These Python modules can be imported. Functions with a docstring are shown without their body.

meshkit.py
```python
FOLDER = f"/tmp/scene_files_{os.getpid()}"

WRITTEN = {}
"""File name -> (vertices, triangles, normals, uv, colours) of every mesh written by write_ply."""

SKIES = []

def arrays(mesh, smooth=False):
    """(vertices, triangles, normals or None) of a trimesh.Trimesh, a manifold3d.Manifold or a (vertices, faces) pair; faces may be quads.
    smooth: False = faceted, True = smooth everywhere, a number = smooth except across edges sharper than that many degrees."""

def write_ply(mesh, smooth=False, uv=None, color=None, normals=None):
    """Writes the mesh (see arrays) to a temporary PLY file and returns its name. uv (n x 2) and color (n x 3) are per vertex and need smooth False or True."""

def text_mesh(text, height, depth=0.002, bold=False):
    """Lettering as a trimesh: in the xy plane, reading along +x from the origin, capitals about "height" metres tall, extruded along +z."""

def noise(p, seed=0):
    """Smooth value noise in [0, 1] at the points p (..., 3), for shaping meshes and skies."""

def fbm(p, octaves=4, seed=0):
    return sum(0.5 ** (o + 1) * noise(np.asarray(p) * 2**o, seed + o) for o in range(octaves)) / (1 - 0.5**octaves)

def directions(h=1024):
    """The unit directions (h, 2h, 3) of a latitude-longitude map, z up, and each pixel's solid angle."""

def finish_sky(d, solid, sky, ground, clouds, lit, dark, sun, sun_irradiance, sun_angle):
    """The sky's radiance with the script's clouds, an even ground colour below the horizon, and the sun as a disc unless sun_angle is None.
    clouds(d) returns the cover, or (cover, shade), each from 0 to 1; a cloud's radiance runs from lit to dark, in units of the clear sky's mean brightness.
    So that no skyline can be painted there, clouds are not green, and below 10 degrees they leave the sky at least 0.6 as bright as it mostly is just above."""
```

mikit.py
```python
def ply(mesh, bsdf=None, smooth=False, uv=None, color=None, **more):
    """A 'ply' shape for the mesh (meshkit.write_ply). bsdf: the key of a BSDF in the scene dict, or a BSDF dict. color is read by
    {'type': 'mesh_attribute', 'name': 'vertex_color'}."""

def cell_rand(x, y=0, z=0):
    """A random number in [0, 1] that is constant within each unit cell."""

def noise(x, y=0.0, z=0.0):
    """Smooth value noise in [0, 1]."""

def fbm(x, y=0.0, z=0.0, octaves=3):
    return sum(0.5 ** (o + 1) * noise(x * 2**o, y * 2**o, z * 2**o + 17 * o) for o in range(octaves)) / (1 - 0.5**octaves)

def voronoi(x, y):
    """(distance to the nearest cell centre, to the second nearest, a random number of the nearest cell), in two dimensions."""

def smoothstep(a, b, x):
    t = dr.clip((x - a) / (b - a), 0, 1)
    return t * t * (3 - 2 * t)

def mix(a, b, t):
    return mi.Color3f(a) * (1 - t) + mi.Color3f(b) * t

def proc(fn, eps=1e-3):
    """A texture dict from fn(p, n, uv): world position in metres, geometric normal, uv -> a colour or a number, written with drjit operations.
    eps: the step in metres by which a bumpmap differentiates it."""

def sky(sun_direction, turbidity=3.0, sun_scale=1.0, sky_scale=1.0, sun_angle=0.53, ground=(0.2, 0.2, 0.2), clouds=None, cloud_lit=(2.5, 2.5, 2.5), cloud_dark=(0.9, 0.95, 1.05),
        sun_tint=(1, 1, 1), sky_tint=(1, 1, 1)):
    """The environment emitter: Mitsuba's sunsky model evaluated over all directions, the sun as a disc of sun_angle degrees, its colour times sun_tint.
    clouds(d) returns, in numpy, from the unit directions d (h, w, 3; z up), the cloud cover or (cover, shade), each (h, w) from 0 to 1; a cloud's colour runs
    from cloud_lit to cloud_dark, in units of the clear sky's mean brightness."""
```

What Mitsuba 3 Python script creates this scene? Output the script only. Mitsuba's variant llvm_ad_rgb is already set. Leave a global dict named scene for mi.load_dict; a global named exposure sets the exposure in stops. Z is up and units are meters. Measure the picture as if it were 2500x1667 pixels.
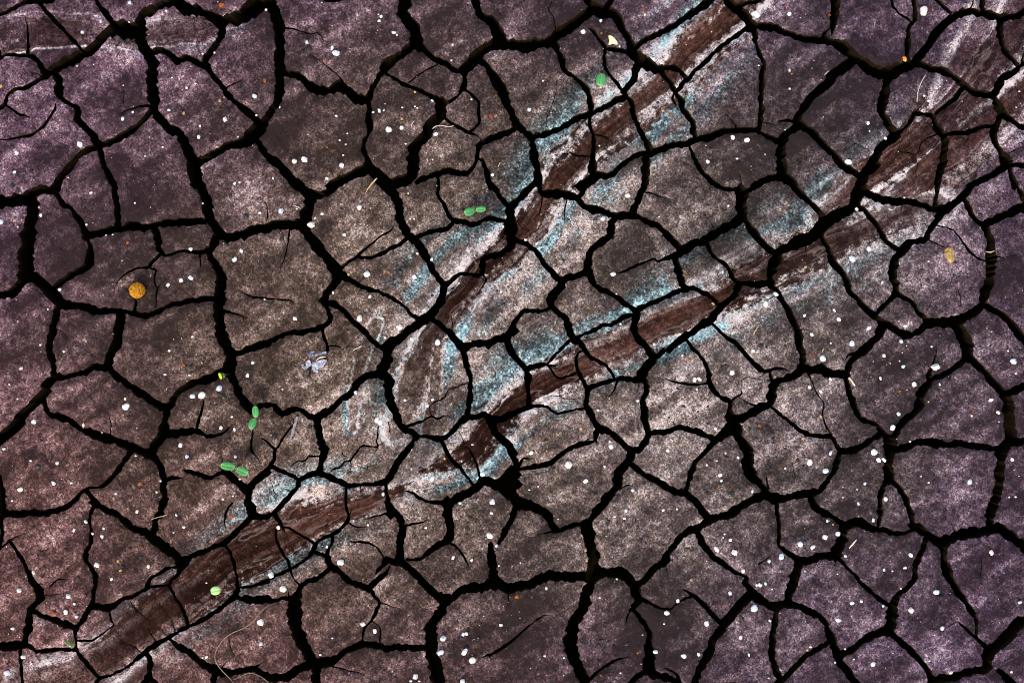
import math, random
import numpy as np, drjit as dr, mitsuba as mi
import trimesh, shapely, mapbox_earcut, meshkit, mikit
from shapely.geometry import Polygon, box, Point
from mikit import noise, fbm, voronoi, cell_rand, smoothstep, mix, proc

T = mi.ScalarTransform4f
scene, labels = {}, {}

# ------------------------------------------------------------------ camera, sky, exposure
CAM_Z = 1.25                                   # held straight above the mud
W2, H2 = 0.4, 0.4 * 682 / 1024                 # half the patch the picture shows, metres
scene['camera'] = {'type': 'perspective', 'fov': math.degrees(2 * math.atan(W2 / CAM_Z)), 'fov_axis': 'x', 'near_clip': 0.05, 'far_clip': 400.0,
                   'to_world': T().look_at(origin=[0, 0, CAM_Z], target=[0, 0, 0], up=[0, 1, 0])}
scene['sky'] = mikit.sky([-0.35, -0.80, 0.80], turbidity=4, sun_scale=0.75, sun_angle=14, clouds=lambda d: 0.75)
exposure = 1.98

# ------------------------------------------------------------------ traced plan, in tenths of a millimetre (x right, y up the picture)
CRACKS = """-4018,2543,37 -3945,2566,32 -3871,2621,37 -3816,2649,46 -3743,2663,55 -3596,2672,55
-3688,2649,46 -3656,2585,37 -3596,2534,37 -3559,2484,41 -3486,2410,37 -3431,2355,37 -3385,2309,32 -3357,2263,28
-3803,2539,3 -3784,2456,12 -3780,2364,17 -3780,2254,28
-3651,2539,9 -3679,2493,3
-3265,2686,46 -3219,2612,55 -3174,2548,55 -3128,2493,55 -3095,2447,55
-3118,2442,110 -3027,2442,138 -2907,2428,101
-2907,2438,73 -2907,2539,73 -2870,2575,73 -2779,2612,73 -2696,2649,73 -2623,2667,73
-2632,2695,83 -2595,2630,83 -2549,2585,101 -2485,2594,83 -2420,2575,83 -2347,2529,83 -2283,2511,92 -2237,2516,92 -2136,2529,101 -2035,2566,101 -1980,2621,119 -1888,2649,119
-2237,2502,73 -2255,2484,64 -2283,2364,55 -2338,2282,60 -2384,2217,60 -2407,2167,64
-3118,2419,92 -3192,2383,73 -3247,2327,101 -3320,2263,92 -3394,2217,101 -3486,2180,101 -3541,2144,92 -3614,2098,73 -3651,2079,64
-4018,2208,28 -3945,2236,32 -3871,2236,32 -3798,2231,32 -3743,2226,46 -3697,2180,51 -3674,2125,51 -3656,2079,55
-4009,2300,9 -3991,2226,23
-3651,2079,51 -3697,2043,46 -3752,2006,41 -3816,1978,41 -3881,1965,41 -3927,1942,41 -3954,1896,37 -3963,1850,37 -4018,1809,55
-3954,1841,23 -3899,1804,23 -3844,1772,23 -3766,1749,4
-3568,1859,6 -3573,1813,17 -3605,1763,28 -3651,1694,26 -3715,1639,26 -3770,1607,23 -3862,1593,17 -3945,1579,9 -4018,1574,9
-3715,1648,9 -3752,1685,3
-3550,2079,55 -3541,2024,64 -3550,1951,69 -3541,1905,60 -3486,1868,37 -3431,1841,32 -3394,1832,55 -3389,1786,55 -3403,1740,60 -3357,1685,60 -3302,1639,60 -3265,1584,64 -3238,1528,69
-3238,1519,55 -3302,1501,55 -3376,1464,55 -3431,1409,55 -3486,1354,64 -3522,1290,69 -3587,1198,73
-3219,1528,46 -3155,1551,55 -3082,1584,55 -3008,1620,55 -2926,1675,51 -2870,1731,46 -2825,1795,55
-3229,1510,46 -3210,1446,41 -3192,1382,41 -3164,1308,46 -3105,1198,55
-2916,2392,92 -2889,2309,92 -2843,2245,92 -2806,2180,92 -2811,2098,83 -2815,2024,83 -2806,1951,83 -2806,1877,83 -2797,1813,83 -2742,1731,83 -2678,1666,83 -2604,1629,83 -2567,1565,83 -2540,1492,83 -2512,1427,101 -2485,1382,101 -2494,1308,101 -2466,1227,110
-3072,1776,3 -2999,1809,13 -2916,1832,18 -2843,1841,23
-2797,2272,55 -2742,2277,46 -2678,2245,46 -2613,2190,55 -2549,2222,55 -2494,2199,51 -2448,2171,55 -2393,2153,73
-2393,2144,55 -2347,2089,55 -2292,2024,51 -2237,1951,51 -2182,1887,55 -2108,1822,55 -2053,1776,64 -1998,1721,73 -1989,1685,92
-2228,1983,17 -2173,2015,13 -2117,2034,9 -2090,2075,3
-1952,1657,101 -2026,1620,119 -2053,1574,101 -2127,1547,83 -2200,1538,64 -2274,1492,64 -2347,1455,69 -2439,1409,83
-3761,2098,3 -3706,2093,9 -3683,2079,11
-3036,1969,3 -3036,1868,4
-1883,2621,101 -1841,2566,83 -1823,2484,73 -1818,2392,69 -1814,2300,73 -1818,2208,73 -1814,2116,69 -1814,2024,64 -1823,1951,73 -1841,1877,73 -1878,1813,73 -1915,1740,73 -1951,1675,83 -2025,1639,101 -2052,1593,92
-2080,2566,119 -2025,2630,119 -1942,2649,101 -1883,2630,101
-1988,1556,64 -1942,1483,64 -1869,1409,64 -1805,1354,64 -1740,1290,69 -1658,1216,83
-1786,2098,55 -1713,2089,64 -1639,2061,69 -1584,2006,78 -1529,1965,83 -1437,1965,69 -1355,1992,83 -1299,1960,83 -1235,1905,83 -1162,1882,73 -1116,1905,64
-1777,2447,18 -1713,2442,13 -1639,2419,9 -1575,2401,9 -1520,2415,11 -1492,2392,9 -1474,2346,3
-1584,2309,6 -1667,2268,3
-1575,2236,5 -1492,2180,7 -1419,2125,9 -1355,2070,13 -1327,2034,18
-840,2695,101 -849,2612,92 -868,2566,92 -822,2529,92 -776,2465,101 -748,2392,101 -739,2327,101 -703,2300,83
-758,2318,55 -813,2282,69 -868,2245,64 -923,2208,73 -987,2162,83 -996,2125,83 -1042,2061,46 -1079,1997,46 -1107,1933,51 -1116,1887,55
-703,2318,73 -666,2263,55 -620,2217,55 -574,2190,46 -519,2167,55 -482,2135,55 -418,2107,51 -372,2125,55
-1465,2676,37 -1400,2667,46 -1299,2681,28
-1006,2107,28 -950,2070,32 -859,2015,35 -794,1992,37 -721,1960,37 -657,1928,41 -592,1887,51 -546,1859,83
-804,2024,17 -748,2070,13 -693,2107,13 -638,2135,13 -583,2162,13
-372,2116,46 -372,2043,41 -377,1988,41 -399,1942,26 -436,1905,26 -491,1873,28 -537,1850,28
-372,1978,37 -335,1942,26 -289,1905,26 -262,1868,26 -262,1795,26 -257,1712,23 -289,1666,26 -335,1629,23
-519,1731,32 -464,1698,32 -409,1671,32 -335,1629,32 -280,1611,14 -243,1574,9
-565,1850,83 -560,1786,83 -574,1731,92 -620,1712,101 -657,1694,92 -666,1629,92 -703,1584,110 -748,1538,101 -767,1473,92 -776,1382,87 -776,1308,87 -794,1262,83 -859,1262,64 -941,1235,83
-730,1262,46 -647,1290,37 -574,1308,46 -519,1336,51 -445,1322,46 -354,1308,41 -317,1336,37 -280,1400,23 -271,1473,37 -262,1519,46
-271,1528,37 -225,1556,46 -161,1584,51 -87,1611,51 0,1648,46
-271,1437,23 -225,1409,28 -202,1345,37 -184,1281,37 -165,1198,37
-1116,1859,46 -1111,1795,41 -1120,1749,55 -1107,1666,46 -1125,1620,28 -1152,1574,37 -1162,1492,41 -1134,1437,51 -1125,1400,64 -1134,1363,73
-1162,1345,69 -1226,1317,64 -1299,1281,64 -1364,1244,73 -1419,1216,73
-1116,1354,83 -1070,1299,101 -1015,1253,110 -950,1216,110
-583,1308,17 -583,1227,18
-294,2686,60 -280,2603,60 -253,2548,64 -188,2520,73 -133,2484,83 -106,2410,87 -106,2355,87 -133,2318,101
14,2318,83 -78,2318,83 -152,2309,92 -225,2282,83 -280,2226,92 -326,2162,101 -381,2125,83 -418,2116,55
-243,2190,64 -197,2153,55 -161,2079,60 -115,1997,69 -69,1933,73 -41,1859,64
-106,2640,5 -115,2603,6 -87,2548,5
-105,2318,83 -68,2318,83 24,2318,83 106,2300,92 180,2327,83 253,2332,83 327,2355,92 354,2401,83 419,2438,83 501,2493,92 575,2539,83 630,2585,83 666,2603,83
575,2695,73 630,2621,73 666,2594,83
795,2695,55 740,2612,55 703,2585,73
685,2585,110 804,2557,92 832,2484,73 878,2419,73 905,2355,64 933,2300,73 942,2245,83
970,2300,51 1043,2355,46 1144,2401,46 1217,2438,55 1291,2484,55 1364,2539,64 1420,2575,64 1493,2630,69 1576,2686,55
951,2245,101 997,2199,110 1061,2162,92 1116,2135,101 1153,2125,64 1217,2135,51 1282,2135,51 1328,2098,41 1364,2052,46
1364,2034,37 1420,2107,41 1493,2171,46 1566,2245,46 1640,2309,46 1732,2373,41 1833,2438,46 1888,2465,83
1364,2043,46 1318,1988,41 1291,1960,41
1162,2116,46 1199,2061,46 1254,1997,46 1286,1942,41 1318,1887,46 1328,1813,51 1374,1758,51 1410,1703,46 1415,1629,51 1438,1584,51
1273,1942,23 1250,1896,23 1273,1859,18 1291,1841,7
970,2162,51 970,2089,55 942,2034,55 905,1988,55 864,1951,55
602,2447,9 639,2419,32 685,2346,32 740,2291,37 804,2277,37 869,2263,32 924,2245,37
731,2282,23 717,2226,23 722,2162,26 758,2089,28 813,2024,32 850,1969,37 887,1923,46
896,1914,51 813,1877,51 722,1832,46 630,1786,51 538,1749,46 446,1703,51 336,1648,51 244,1620,46 180,1602,51
896,1914,41 942,1859,46 951,1786,46 979,1694,46 1025,1611,51 1061,1547,51 1080,1483,55
-160,2098,73 -105,2015,73 -50,1942,69 -41,1859,64 5,1776,55 33,1694,69 88,1648,69 143,1593,73 161,1528,60 171,1446,64 189,1363,60 207,1290,55 207,1227,55
-160,1584,46 -96,1602,46 -31,1629,46 24,1666,55
336,2337,83 345,2282,55 382,2226,46 400,2153,46 428,2098,41 492,2061,41 565,1997,46 607,1923,46 616,1841,46 621,1786,41
313,2658,6 285,2585,7 322,2539,9 331,2484,9 340,2438,15
340,1942,5 318,1859,6 285,1776,6 267,1721,6 276,1671,3
611,1749,37 611,1712,28 616,1666,28 639,1620,23 644,1547,32 639,1446,37 621,1363,46 639,1317,55 657,1299,55
575,1712,6 602,1675,18 616,1657,18
648,1620,9 676,1611,13 722,1602,11 786,1574,3
621,1446,11 501,1450,13 455,1473,11 428,1464,9 382,1473,4
648,1639,7 685,1662,3
657,1290,83 602,1253,83 538,1207,73
666,1317,41 740,1299,41 795,1317,41 859,1382,37 924,1427,37 1006,1464,46 1080,1464,55 1153,1501,55 1254,1528,55 1355,1547,55 1438,1574,55 1539,1597,55 1649,1639,55 1750,1652,46 1851,1652,41 1929,1639,46
1043,1455,64 1043,1382,69 1043,1308,60 1043,1227,55
1392,1519,23 1420,1446,32 1447,1372,37 1493,1308,37 1548,1253,41 1603,1216,46
1672,1781,5 1713,1731,7 1746,1694,11 1755,1666,15
1667,2695,55 1723,2612,83 1778,2585,83 1824,2548,83 1860,2493,83 1888,2438,55 1906,2364,41
1759,2612,46 1824,2640,37 1920,2658,37 1943,2658,37
1892,2364,41 1920,2309,37 1943,2236,41 1971,2180,37 1984,2116,6
1966,2153,23 1948,2070,41 1952,1978,41 1948,1887,41 1948,1795,41 1938,1703,41 1920,1657,46
1883,2456,55 1920,2461,55 1993,2461,60 2085,2438,60 2177,2401,55 2269,2369,60 2361,2355,51 2443,2355,64 2508,2337,64 2581,2309,83 2645,2254,92 2710,2208,83 2774,2153,92 2848,2107,92 2921,2098,110 3022,2125,101 3105,2144,83 3141,2180,73 3196,2245,73 3252,2309,69 3307,2401,73 3362,2465,73 3426,2520,73 3500,2566,73 3573,2580,64 3665,2566,64 3757,2539,69 3839,2529,73 3931,2539,55 4023,2585,73
2531,2686,60 2526,2594,55 2517,2520,51 2508,2456,37 2499,2383,4
2503,2465,9 2471,2438,18 2443,2405,32 2443,2364,37
2967,2686,28 2976,2612,28 3013,2566,28 3068,2529,23 3132,2493,28
3132,2686,37 3151,2594,32 3151,2511,37 3105,2465,41 3095,2392,41 3095,2309,46 3086,2226,46 3105,2171,46
3297,2686,28 3371,2621,32 3426,2566,46
3674,2686,41 3683,2585,46
3610,2676,7 3601,2630,9 3587,2594,15
3816,2520,55 3812,2419,55 3826,2327,55 3867,2245,55 3922,2180,55 3959,2135,46 4023,2190,37
3959,2125,46 3885,2079,55 3821,2052,55 3803,1997,83 3775,1933,83
3991,2300,6 3995,2236,11 3977,2171,23
3151,2167,55 3224,2153,55 3316,2125,55 3389,2107,55 3463,2061,55 3536,2006,55 3601,1942,55 3674,1937,55 3747,1923,55
3527,1988,51 3481,1914,51 3417,1859,37 3362,1813,32 3316,1776,37
3775,1905,73 3803,1841,69 3839,1776,73 3904,1731,51 3949,1694,51 4023,1657,51
3812,1758,55 3784,1685,51 3766,1611,51 3775,1547,51 3821,1483,55 3848,1400,55 3848,1363,46
3848,1363,55 3775,1326,41 3711,1271,46 3619,1235,46 3564,1216,46
3835,1464,23 3858,1473,23 3885,1455,23 3885,1391,32 3894,1317,37 3931,1198,37
3858,1372,23 3940,1386,37 4023,1368,32
3885,1473,13 3940,1501,7 4000,1519,3
3766,1685,32 3674,1675,32 3610,1657,37 3545,1629,41 3472,1629,41 3398,1616,41
3151,1786,46 3215,1772,37 3288,1763,46 3307,1712,69 3343,1639,69 3380,1593,55 3380,1492,51 3362,1400,51 3339,1326,51 3325,1227,41
3151,1786,37 3114,1721,28 3077,1675,28 3031,1629,37 2985,1593,83
3160,1795,9 3206,1850,7 3242,1896,7 3252,1951,4
3233,1841,4 3242,1795,6
3325,1620,13 3252,1593,11 3196,1547,11 3183,1492,9 3169,1455,7 3095,1473,9 3027,1483,3
3160,1427,4 3178,1382,6 3155,1336,6 3160,1290,4
2682,2217,92 2600,2153,92 2508,2070,87 2434,1997,83 2361,1923,73 2297,1859,73 2260,1795,73 2232,1749,73 2232,1685,73
2949,2061,73 2921,1978,69 2903,1887,69 2893,1804,73 2912,1740,69 2949,1675,73 2985,1620,73
2976,1584,73 2903,1538,69 2857,1473,73 2820,1400,73 2765,1336,73 2737,1281,83 2728,1207,73
2232,1694,64 2186,1657,73 2122,1602,73 2104,1528,73 2104,1437,73 2108,1354,73 2113,1299,73
1920,1639,37 1993,1602,41 2067,1565,41 2104,1556,46
2085,1717,11 2150,1726,23 2205,1717,28
1948,1712,9 2003,1703,11 2058,1694,3
2260,1694,73 2324,1648,64 2379,1602,64 2434,1528,64 2508,1464,60 2563,1391,73 2636,1336,64 2701,1299,64
1902,1235,32 1993,1271,41 2058,1290,46 2113,1299,55 2177,1271,55 2214,1207,55
2618,1506,3 2682,1547,7 2737,1519,7 2783,1496,3
2205,1896,3 2260,1850,9
-3431,1406,64 -3486,1332,69 -3532,1268,69 -3559,1204,64 -3564,1158,64
-4018,1089,101 -3908,1093,101 -3816,1103,101 -3761,1148,83 -3697,1185,73 -3633,1185,55 -3568,1167,55
-3761,1121,83 -3752,1093,92 -3752,1020,101 -3766,928,101 -3780,836,106 -3793,744,106 -3798,653,110 -3803,561,110 -3816,487,110 -3862,423,101 -3927,368,73 -4000,363,55 -4018,363,55
-3564,1167,55 -3532,1103,41 -3504,1057,41 -3449,1047,41 -3412,992,46 -3376,946,51 -3348,873,51 -3339,818,55 -3311,772,23 -3293,726,46 -3297,653,60 -3307,588,64 -3376,552,55 -3449,515,55 -3513,469,55 -3568,432,51 -3596,414,46
-3201,1406,37 -3183,1332,46 -3146,1277,51 -3109,1213,55 -3100,1121,46 -3082,1038,46 -3082,946,46 -3082,891,46
-3339,818,55 -3265,836,55 -3174,859,64 -3109,868,55 -3008,896,64 -2944,896,69 -2870,887,55 -2788,905,55 -2696,928,55 -2586,928,60 -2485,937,55 -2384,946,46
-2466,1396,101 -2485,1341,96 -2448,1249,83 -2402,1148,78 -2379,1047,78 -2356,965,78 -2319,891,73 -2292,845,83 -2228,804,83
-2228,799,73 -2145,822,73 -2053,864,69 -1980,882,73 -1897,878,73
-2797,882,55 -2769,818,60 -2760,754,51 -2756,708,51 -2733,680,37 -2705,671,23 -2641,689,20 -2586,703,23 -2512,698,32 -2439,694,28 -2384,712,46
-2751,680,32 -2806,625,37 -2834,574,32 -2889,574,14 -2944,570,17 -2999,542,17 -3054,506,17 -3086,460,11 -3105,423,6 -3114,368,3
-2825,570,14 -2783,561,18 -2788,524,17 -2797,460,11 -2774,414,13 -2742,451,7 -2696,492,3
-2774,414,13 -2783,349,9 -2783,258,7
-2806,744,3 -2769,703,13
-2443,689,20 -2436,625,13 -2433,570,3
-2953,377,15 -2939,304,20 -2949,239,26
-3027,423,4 -2999,395,7 -2944,391,7
-2319,827,55 -2329,763,64 -2375,698,55 -2347,643,60 -2301,579,69 -2274,506,83 -2283,414,87 -2283,331,92 -2283,258,87 -2297,184,83 -2283,102,83 -2255,19,83 -2228,-64,92
-3789,506,92 -3725,496,83 -3688,451,83 -3633,395,110 -3578,349,110 -3522,294,92 -3449,285,55 -3357,271,64 -3265,239,69 -3174,235,51 -3082,239,46 -2999,230,37 -2916,207,46 -2852,207,51 -2779,230,46 -2696,276,41 -2604,294,46 -2485,322,46 -2329,336,37
-3545,285,64 -3555,230,60 -3573,157,55 -3596,74,51 -3614,1,51 -3619,-73,51
-3054,221,69 -3063,147,69 -3072,65,64 -3091,-9,69 -3105,-82,73
-3564,92,9 -3522,83,9 -3472,33,3
-3871,340,13 -3927,290,4
-2136,405,3 -2081,368,11 -2026,345,13
-2255,239,28 -2173,216,17 -2117,198,11 -2067,184,3
-1896,1424,64 -1805,1360,69 -1749,1277,73 -1685,1213,78 -1612,1167,83 -1566,1148,83 -1511,1139,64 -1437,1176,64 -1364,1231,60 -1290,1277,64 -1217,1318,64 -1152,1341,69
-1125,1406,55 -1125,1350,83 -1079,1314,101 -1015,1249,119 -960,1213,119 -923,1167,73 -895,1093,73 -886,1020,73 -868,956,78 -840,882,78 -813,827,78 -758,799,83 -703,726,73 -666,653,73 -629,570,55 -583,506,55 -528,441,64
-950,1222,92 -886,1249,83 -813,1249,73 -776,1314,87 -776,1406,87
-748,1249,46 -684,1268,37 -611,1295,41 -519,1332,51 -436,1318,46 -344,1309,41 -308,1350,23 -289,1396,18
-583,1286,20 -574,1222,22 -579,1148,28 -546,1093,32 -510,1029,32 -478,965,32 -455,937,46 -381,928,46 -308,910,41 -253,919,32
-262,928,28 -188,960,37 -124,951,32 -41,937,28
-455,928,46 -491,887,41 -565,868,37 -647,855,37 -712,827,41 -758,799,37
-230,1424,23 -202,1314,37 -174,1231,41 -124,1176,41 -78,1112,41 -32,1066,46 -14,1020,64
-2098,836,73 -2025,878,69 -1933,896,69 -1832,914,69 -1731,910,78 -1667,910,83 -1621,910,83
-1575,1139,101 -1584,1084,92 -1602,1011,87 -1612,937,87 -1621,891,101 -1584,818,83 -1529,763,87 -1492,708,87 -1446,643,83 -1400,579,101 -1345,533,101 -1373,469,87 -1419,414,73 -1456,368,69 -1474,313,64
-1327,579,28 -1272,625,28 -1208,662,28 -1152,717,23 -1079,781,20 -1024,827,18 -969,850,18 -941,873,14 -923,914,4
-1198,657,23 -1107,653,28 -1042,676,32 -978,712,37 -895,754,37 -822,799,37
-1345,533,83 -1318,515,73 -1263,473,46 -1198,437,46 -1125,405,37 -1042,391,37 -978,359,37 -895,313,32 -831,258,32 -785,212,32 -730,175,37 -675,175,64
-1198,455,7 -1157,506,6
-528,441,73 -546,377,64 -556,304,69 -611,248,73 -657,193,92 -721,147,78 -776,102,73 -840,65,73 -905,10,73 -987,-36,73
-519,432,46 -464,487,41 -409,524,32 -335,524,28 -262,519,28 -234,533,37 -234,588,46 -225,643,46 -179,671,37 -106,676,41 -41,717,55 0,744,64
-234,533,18 -197,478,13 -225,441,11 -262,386,9 -289,336,3
-1474,313,64 -1446,304,55 -1382,294,46 -1318,248,46 -1272,193,46 -1208,129,55 -1152,65,55 -1088,1,55 -1024,-41,64 -978,-55,73
-1474,313,64 -1446,258,32 -1423,193,37 -1437,147,51 -1483,111,51 -1529,92,46 -1621,74,41 -1713,69,41 -1805,46,41 -1896,1,46 -1988,-32,55 -2080,-64,55
-1423,175,18 -1405,115,4
-1488,102,32 -1465,10,18 -1442,-27,23 -1442,-73,23
-647,184,55 -565,129,51 -519,92,51 -478,56,55 -436,1,64 -372,-45,64 -289,-22,55 -197,-9,55 -115,19,55 -41,46,55 23,83,55
-519,226,4 -473,193,9 -464,138,9 -468,65,9
-41,37,55 -23,-64,55
-216,331,3 -188,294,7 -170,258,3
-1740,882,18 -1749,790,13 -1763,708,11 -1795,607,7 -1814,552,3
-2025,1125,3 -1961,1121,7 -1915,1066,9 -1910,965,9 -1928,910,7
-2025,345,13 -1933,340,15 -1823,327,13 -1722,319,11 -1703,294,3
180,1406,55 207,1332,55 194,1249,51 143,1204,64 88,1148,64 33,1093,60 -4,1047,73 -13,983,78 -13,910,83 -13,845,83 5,790,83 -31,735,55 -77,680,51 -142,671,46 -188,653,46
194,1249,41 217,1213,37 226,1158,32 235,1158,46 318,1153,69 400,1144,69 483,1130,60 529,1103,60 575,1057,60 639,1034,55 712,1020,51 786,983,60 859,988,55 933,988,55 988,974,51 1043,937,55 1144,910,60 1208,845,60 1263,781,64 1309,726,69 1337,717,83
235,1148,11 230,1066,11 217,1002,9 157,956,3
428,1112,13 409,1002,9 414,937,3
134,1015,3 102,979,6 70,946,3
639,1406,46 639,1332,55 657,1314,55 611,1268,51 575,1222,51 547,1167,51 520,1121,55
666,1314,41 740,1286,41 795,1305,41 859,1369,37 896,1406,37
1052,1406,64 1043,1295,55 1025,1204,51 997,1121,55 960,1047,55 942,992,55
1034,1167,15 1107,1153,11 1162,1130,9 1217,1121,6 1250,1089,3
-178,1240,46 -132,1199,46 -96,1130,41 -50,1075,41 -22,1047,46
-178,979,32 -105,951,32 -31,937,32
804,974,46 777,900,55 768,836,60 722,790,60 657,754,55 611,708,55 602,625,64 598,561,64 602,515,55
786,799,18 813,822,9 846,836,3
602,533,55 520,519,51 437,496,51 391,469,64 373,414,83 318,359,83 308,304,69 318,267,55
593,533,55 630,460,51 666,423,46 731,395,46 795,359,51 859,313,55 914,267,55 970,239,55
24,790,37 56,781,37 134,754,51 189,708,51 235,634,51 290,561,55 345,506,60 391,469,64
318,276,37 235,239,32 152,239,32 88,239,41 42,184,41 5,129,41 -22,65,37 -50,28,55 -114,19,55 -188,-27,55
-41,28,46 -22,-64,46
318,276,60 382,212,55 437,157,55 455,83,60 483,28,60 538,1,41 565,-73,37
474,28,32 428,-18,28 373,-64,23
492,28,28 575,56,32 648,92,37 712,129,37 768,120,37 832,166,37 887,193,37 960,207,37
657,147,3 708,134,9
970,239,51 1025,267,46 1107,304,41 1190,340,41 1273,386,46 1346,409,46
970,239,60 960,157,55 960,83,60 988,10,60 1043,-36,55 1061,-73,55
1263,671,55 1291,588,60 1309,515,55 1328,451,60 1346,409,55
1346,409,55 1410,423,28 1475,386,32 1539,359,37 1603,304,41 1649,285,46
823,533,6 878,547,20 933,574,23 997,602,20 1052,625,20 1107,648,20 1144,625,20 1199,648,28 1273,662,46 1309,689,73 1355,717,83 1420,754,78 1493,781,78 1566,836,73 1640,873,78 1723,919,73 1805,956,83
1429,1424,32 1475,1341,41 1521,1286,41 1585,1231,37 1640,1194,37 1723,1185,32 1796,1190,28 1860,1181,37 1906,1213,55 1943,1231,55
1787,1194,83 1791,1112,83 1787,1047,83 1805,974,73 1833,928,55 1879,855,64 1943,781,64
1782,1300,3 1791,1240,9 1801,1190,18
1511,997,3 1539,946,7 1576,891,11
1612,1006,3 1645,1024,5 1681,1034,3
1521,763,37 1557,689,41 1612,634,32 1677,593,41 1704,552,37 1723,496,41 1768,455,55 1833,451,51 1943,432,51
1778,451,55 1759,386,55 1713,331,55 1649,285,60 1603,230,73 1566,175,73 1493,138,69 1420,74,60 1346,28,55 1273,-27,55 1227,-73,55
1557,147,28 1612,102,37 1677,37,37 1741,-9,41 1796,-64,41
1355,19,32 1401,-45,23 1420,-73,23
2104,1406,73 2108,1341,73 2113,1295,73 2049,1286,64 1975,1254,60 1920,1226,55 1892,1213,55
2113,1286,64 2186,1249,60 2214,1194,64 2269,1139,60 2324,1084,60 2379,1038,60 2420,983,55 2425,946,64
2554,1415,55 2618,1341,60 2701,1300,55 2737,1286,83
2848,1387,73 2783,1323,73 2737,1277,83 2719,1204,83 2701,1121,87 2682,1066,92 2600,1011,92 2517,974,92 2443,937,101 2407,873,110 2333,818,101 2260,781,92 2168,754,83 2104,717,83 2067,653,92 2039,579,83 2021,506,73 2021,441,64
2719,1185,73 2820,1139,73 2912,1107,69 3004,1093,60 3095,1103,64 3178,1070,55 3252,1047,55 3334,1024,73 3408,1038,73
3389,1415,46 3353,1332,46 3325,1249,41 3325,1167,37 3307,1093,32 3307,1029,37
3904,1415,46 3830,1360,64 3757,1295,55 3665,1259,51 3591,1213,55 3536,1148,69 3472,1093,73 3408,1047,83 3353,1011,83 3334,956,55 3288,900,55 3252,845,51 3233,799,46 3160,781,46 3086,754,64 3050,708,69 3004,653,69 2976,579,69 2967,506,69 2994,441,60 3004,377,55
3885,1406,37 3904,1305,41 3940,1222,41 3986,1158,41 4023,1066,41
3885,1387,37 3940,1378,37 4023,1369,37
3527,1130,37 3564,1047,51 3601,983,51 3646,928,46 3692,910,55
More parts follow.
